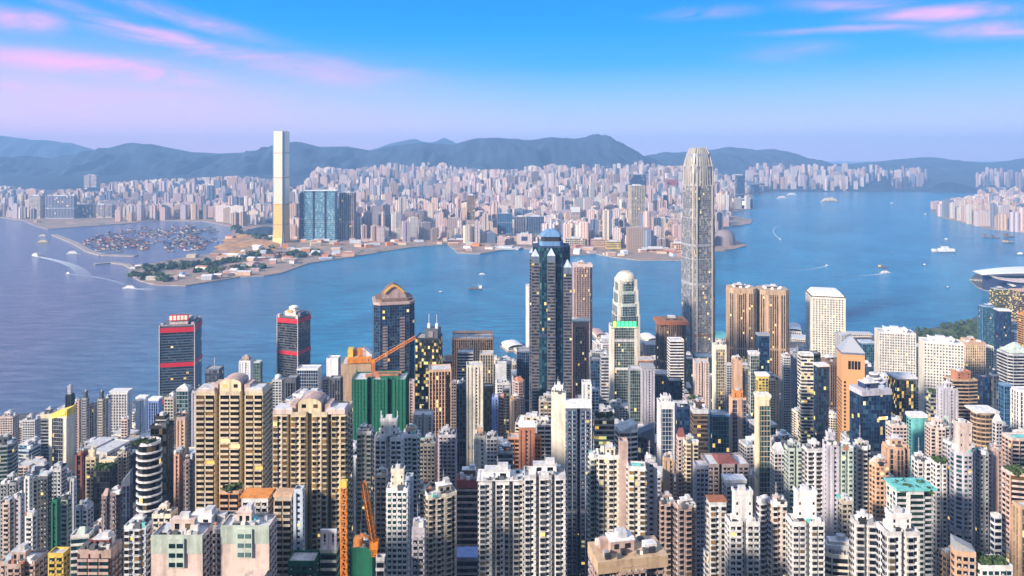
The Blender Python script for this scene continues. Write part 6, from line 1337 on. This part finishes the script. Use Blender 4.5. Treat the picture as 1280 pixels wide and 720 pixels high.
boat('motor_boat', 1156, 331, 18, 'small dark boat right of the two moored together', 0, hc='navy'); boat('motor_boat', 1115, 316, 10, 'tiny dark boat above the pair', 0, hc='navy'); boat('motor_boat', 1185, 359, 12, 'tiny dark boat left of the white winged hall', 0, hc='navy')
boat('motor_boat', 1115, 254, 40, 'white boat far up the right channel', 0, hc='white'); boat('ferry', 978, 248, 110, 'white ship close to the far quay, left one', 0, hc='ivory'); boat('ferry', 990, 244, 120, 'white ship close to the far quay, right one', 0, hc='ivory'); boat('ferry', 1038, 252, 170, 'long cream cruise ship in the far channel', 3, hc='sand', cc='cream', cat='ship')
boat('motor_boat', 1157, 268, 30, 'dark small boat off the right headland', 0, hc='navy'); boat('motor_boat', 1183, 299, 26, 'pale small boat above the grey naval ship', 0, hc='lgrey'); boat('motor_boat', 1276, 318, 40, 'dark boat with white cabin at the right edge', 0, hc='navy')
for px, py, c in ((1234, 296, 'mauve'), (1244, 297, 'slate'), (1262, 296, 'brown'), (1261, 303, 'tan')): boat('barge', px, py, 46 if px < 1250 else 54, 'moored %s barge off the right headland%s' % ({'mauve': 'mauve', 'slate': 'slate', 'brown': 'dark brown', 'tan': 'tan decked'}[c], ''), 0, hc='dbrown', cc=c, cat='barge')
r_ = boat('naval_ship', 1179, 315, 98, 'long grey white ship with bright awnings, right side of the harbour', 180, hc='grey', cc='white', cat='ship')
for xx, ww, hh in ((38, 12, 10), (8, 22, 12), (-30, 30, 11)): b_ = MB(); b_.box(xx-ww/2, xx+ww/2, -8, 8, 4, 4+hh, wall('white')); b_.obj('awning', r_)
b_ = MB(); b_.tube((12, 0, 14), (12, 0, 30), .6, wall('lgrey')); b_.obj('mast', r_)
k = 0; pos = []
for i in range(4000):
    if R.random() < .5: px, py = R.gauss(150, 17), R.gauss(302, 4.5)
    elif R.random() < .5: px, py = R.gauss(230, 15), R.gauss(304, 4.5)
    else: px, py = R.gauss(215, 30), R.gauss(290, 4)
    Y = YS(py); x = PX(px, Y)
    if pip(KP, x, Y) or pip(KP, x+40, Y) or pip(KP, x, Y+60) or pip(KP, x, Y-40) or not (105 < px < 290) or py < 282 or py > 318 or py > 312+(px-100)*.0 and px < 176 and py > 316: continue
    if any(abs(x-a) < 19 and abs(Y-c) < 26 for a, c in pos): continue
    pos.append((x, Y)); hc = R.choice(['dbrown', 'navy', 'maroon', 'navy', 'red', 'black']); cc = R.choice(['rose', 'lilac', 'mauve', 'terracotta', 'beige', 'slate', 'navy'])
    clus = 'in the left raft of the boat shelter' if px < 185 and py > 292 else ('in the right raft of the boat shelter' if py > 296 else 'along the inner quay of the boat shelter')
    boat('barge', px, py, R.uniform(30, 46), 'dark moored barge with %s deckhouse %s' % (CN.get(cc, cc), clus), R.uniform(-30, 30), 'barges with %s deckhouses %s' % (CN.get(cc, cc), clus), hc, cc, cat='barge'); k += 1
    if k >= 190: break
def foam(t):
    o = t.n('ShaderNodeOutputMaterial'); d = t.n('ShaderNodeBsdfDiffuse'); d.inputs[0].default_value = (.8, .84, .9, 1); tr = t.n('ShaderNodeBsdfTransparent'); mx = t.n('ShaderNodeMixShader')
    at = t.n('ShaderNodeAttribute', attribute_name='rnd'); g = t.n('ShaderNodeNewGeometry'); nz = t.n('ShaderNodeTexNoise', i_Scale=.16, i_Detail=5); t.l(g.outputs['Position'], nz.inputs['Vector'])
    f = t.m('MULTIPLY', at.outputs['Fac'], t.m('MULTIPLY_ADD', nz.outputs[0], 2.2, -.35, clamp=True), clamp=True); t.l(f, mx.inputs[0]); t.l(tr.outputs[0], mx.inputs[1]); t.l(d.outputs[0], mx.inputs[2]); t.l(mx.outputs[0], o.inputs[0])
for (xa, ya, xb, yb_, w0, w1) in WK:
    b_ = MB(); n_ = 24; dx, dy = xb-xa, yb_-ya; L = math.hypot(dx, dy); nx_, ny_ = -dy/L, dx/L
    cv_ = L*.06 if L > 150 else 0
    for i in range(n_):
        q0, q1 = i/n_, (i+1)/n_; P_ = []
        for q, sgn in ((q0, 1), (q0, -1), (q1, -1), (q1, 1)):
            ww = (w0+(w1-w0)*q)/2; off = cv_*math.sin(math.pi*q); P_.append((xa+dx*q+nx_*(ww*sgn+off), ya+dy*q+ny_*(ww*sgn+off), .12))
        b_.raw(P_, [[0, 1, 2, 3]], mat('wake_foam', foam), [.9*(1-q0)**1.3+.06])
    b_.obj('wake', kind='stuff')

# look-alikes that share a label and stand apart: say which one, counted from the left
import collections
byl = collections.defaultdict(list)
for o in C.objects:
    if o.parent is None and o.get('label'): byl[o['label']].append(o)
ORD = ['leftmost', 'second from left', 'third from left', 'fourth from left', 'fifth from left', 'sixth from left', 'seventh from left', 'eighth from left']
for l, os_ in byl.items():
    if 1 < len(os_) <= 8 and len(l.split()) <= 13:
        for k, o in enumerate(sorted(os_, key=lambda q: q.location.x/max(1, q.location.y))): o['label'] = l+', '+(ORD[k] if k < len(os_)-1 or len(os_) == 2 and False else 'rightmost')+' of such'*(len(l.split()) <= 11)

for o in C.objects:
    l = o.get('label')
    if l and len(l.split()) > 16: o['label'] = ' '.join(l.replace(' high on the slope', ' upslope').replace(' of such', '').split()[:16])
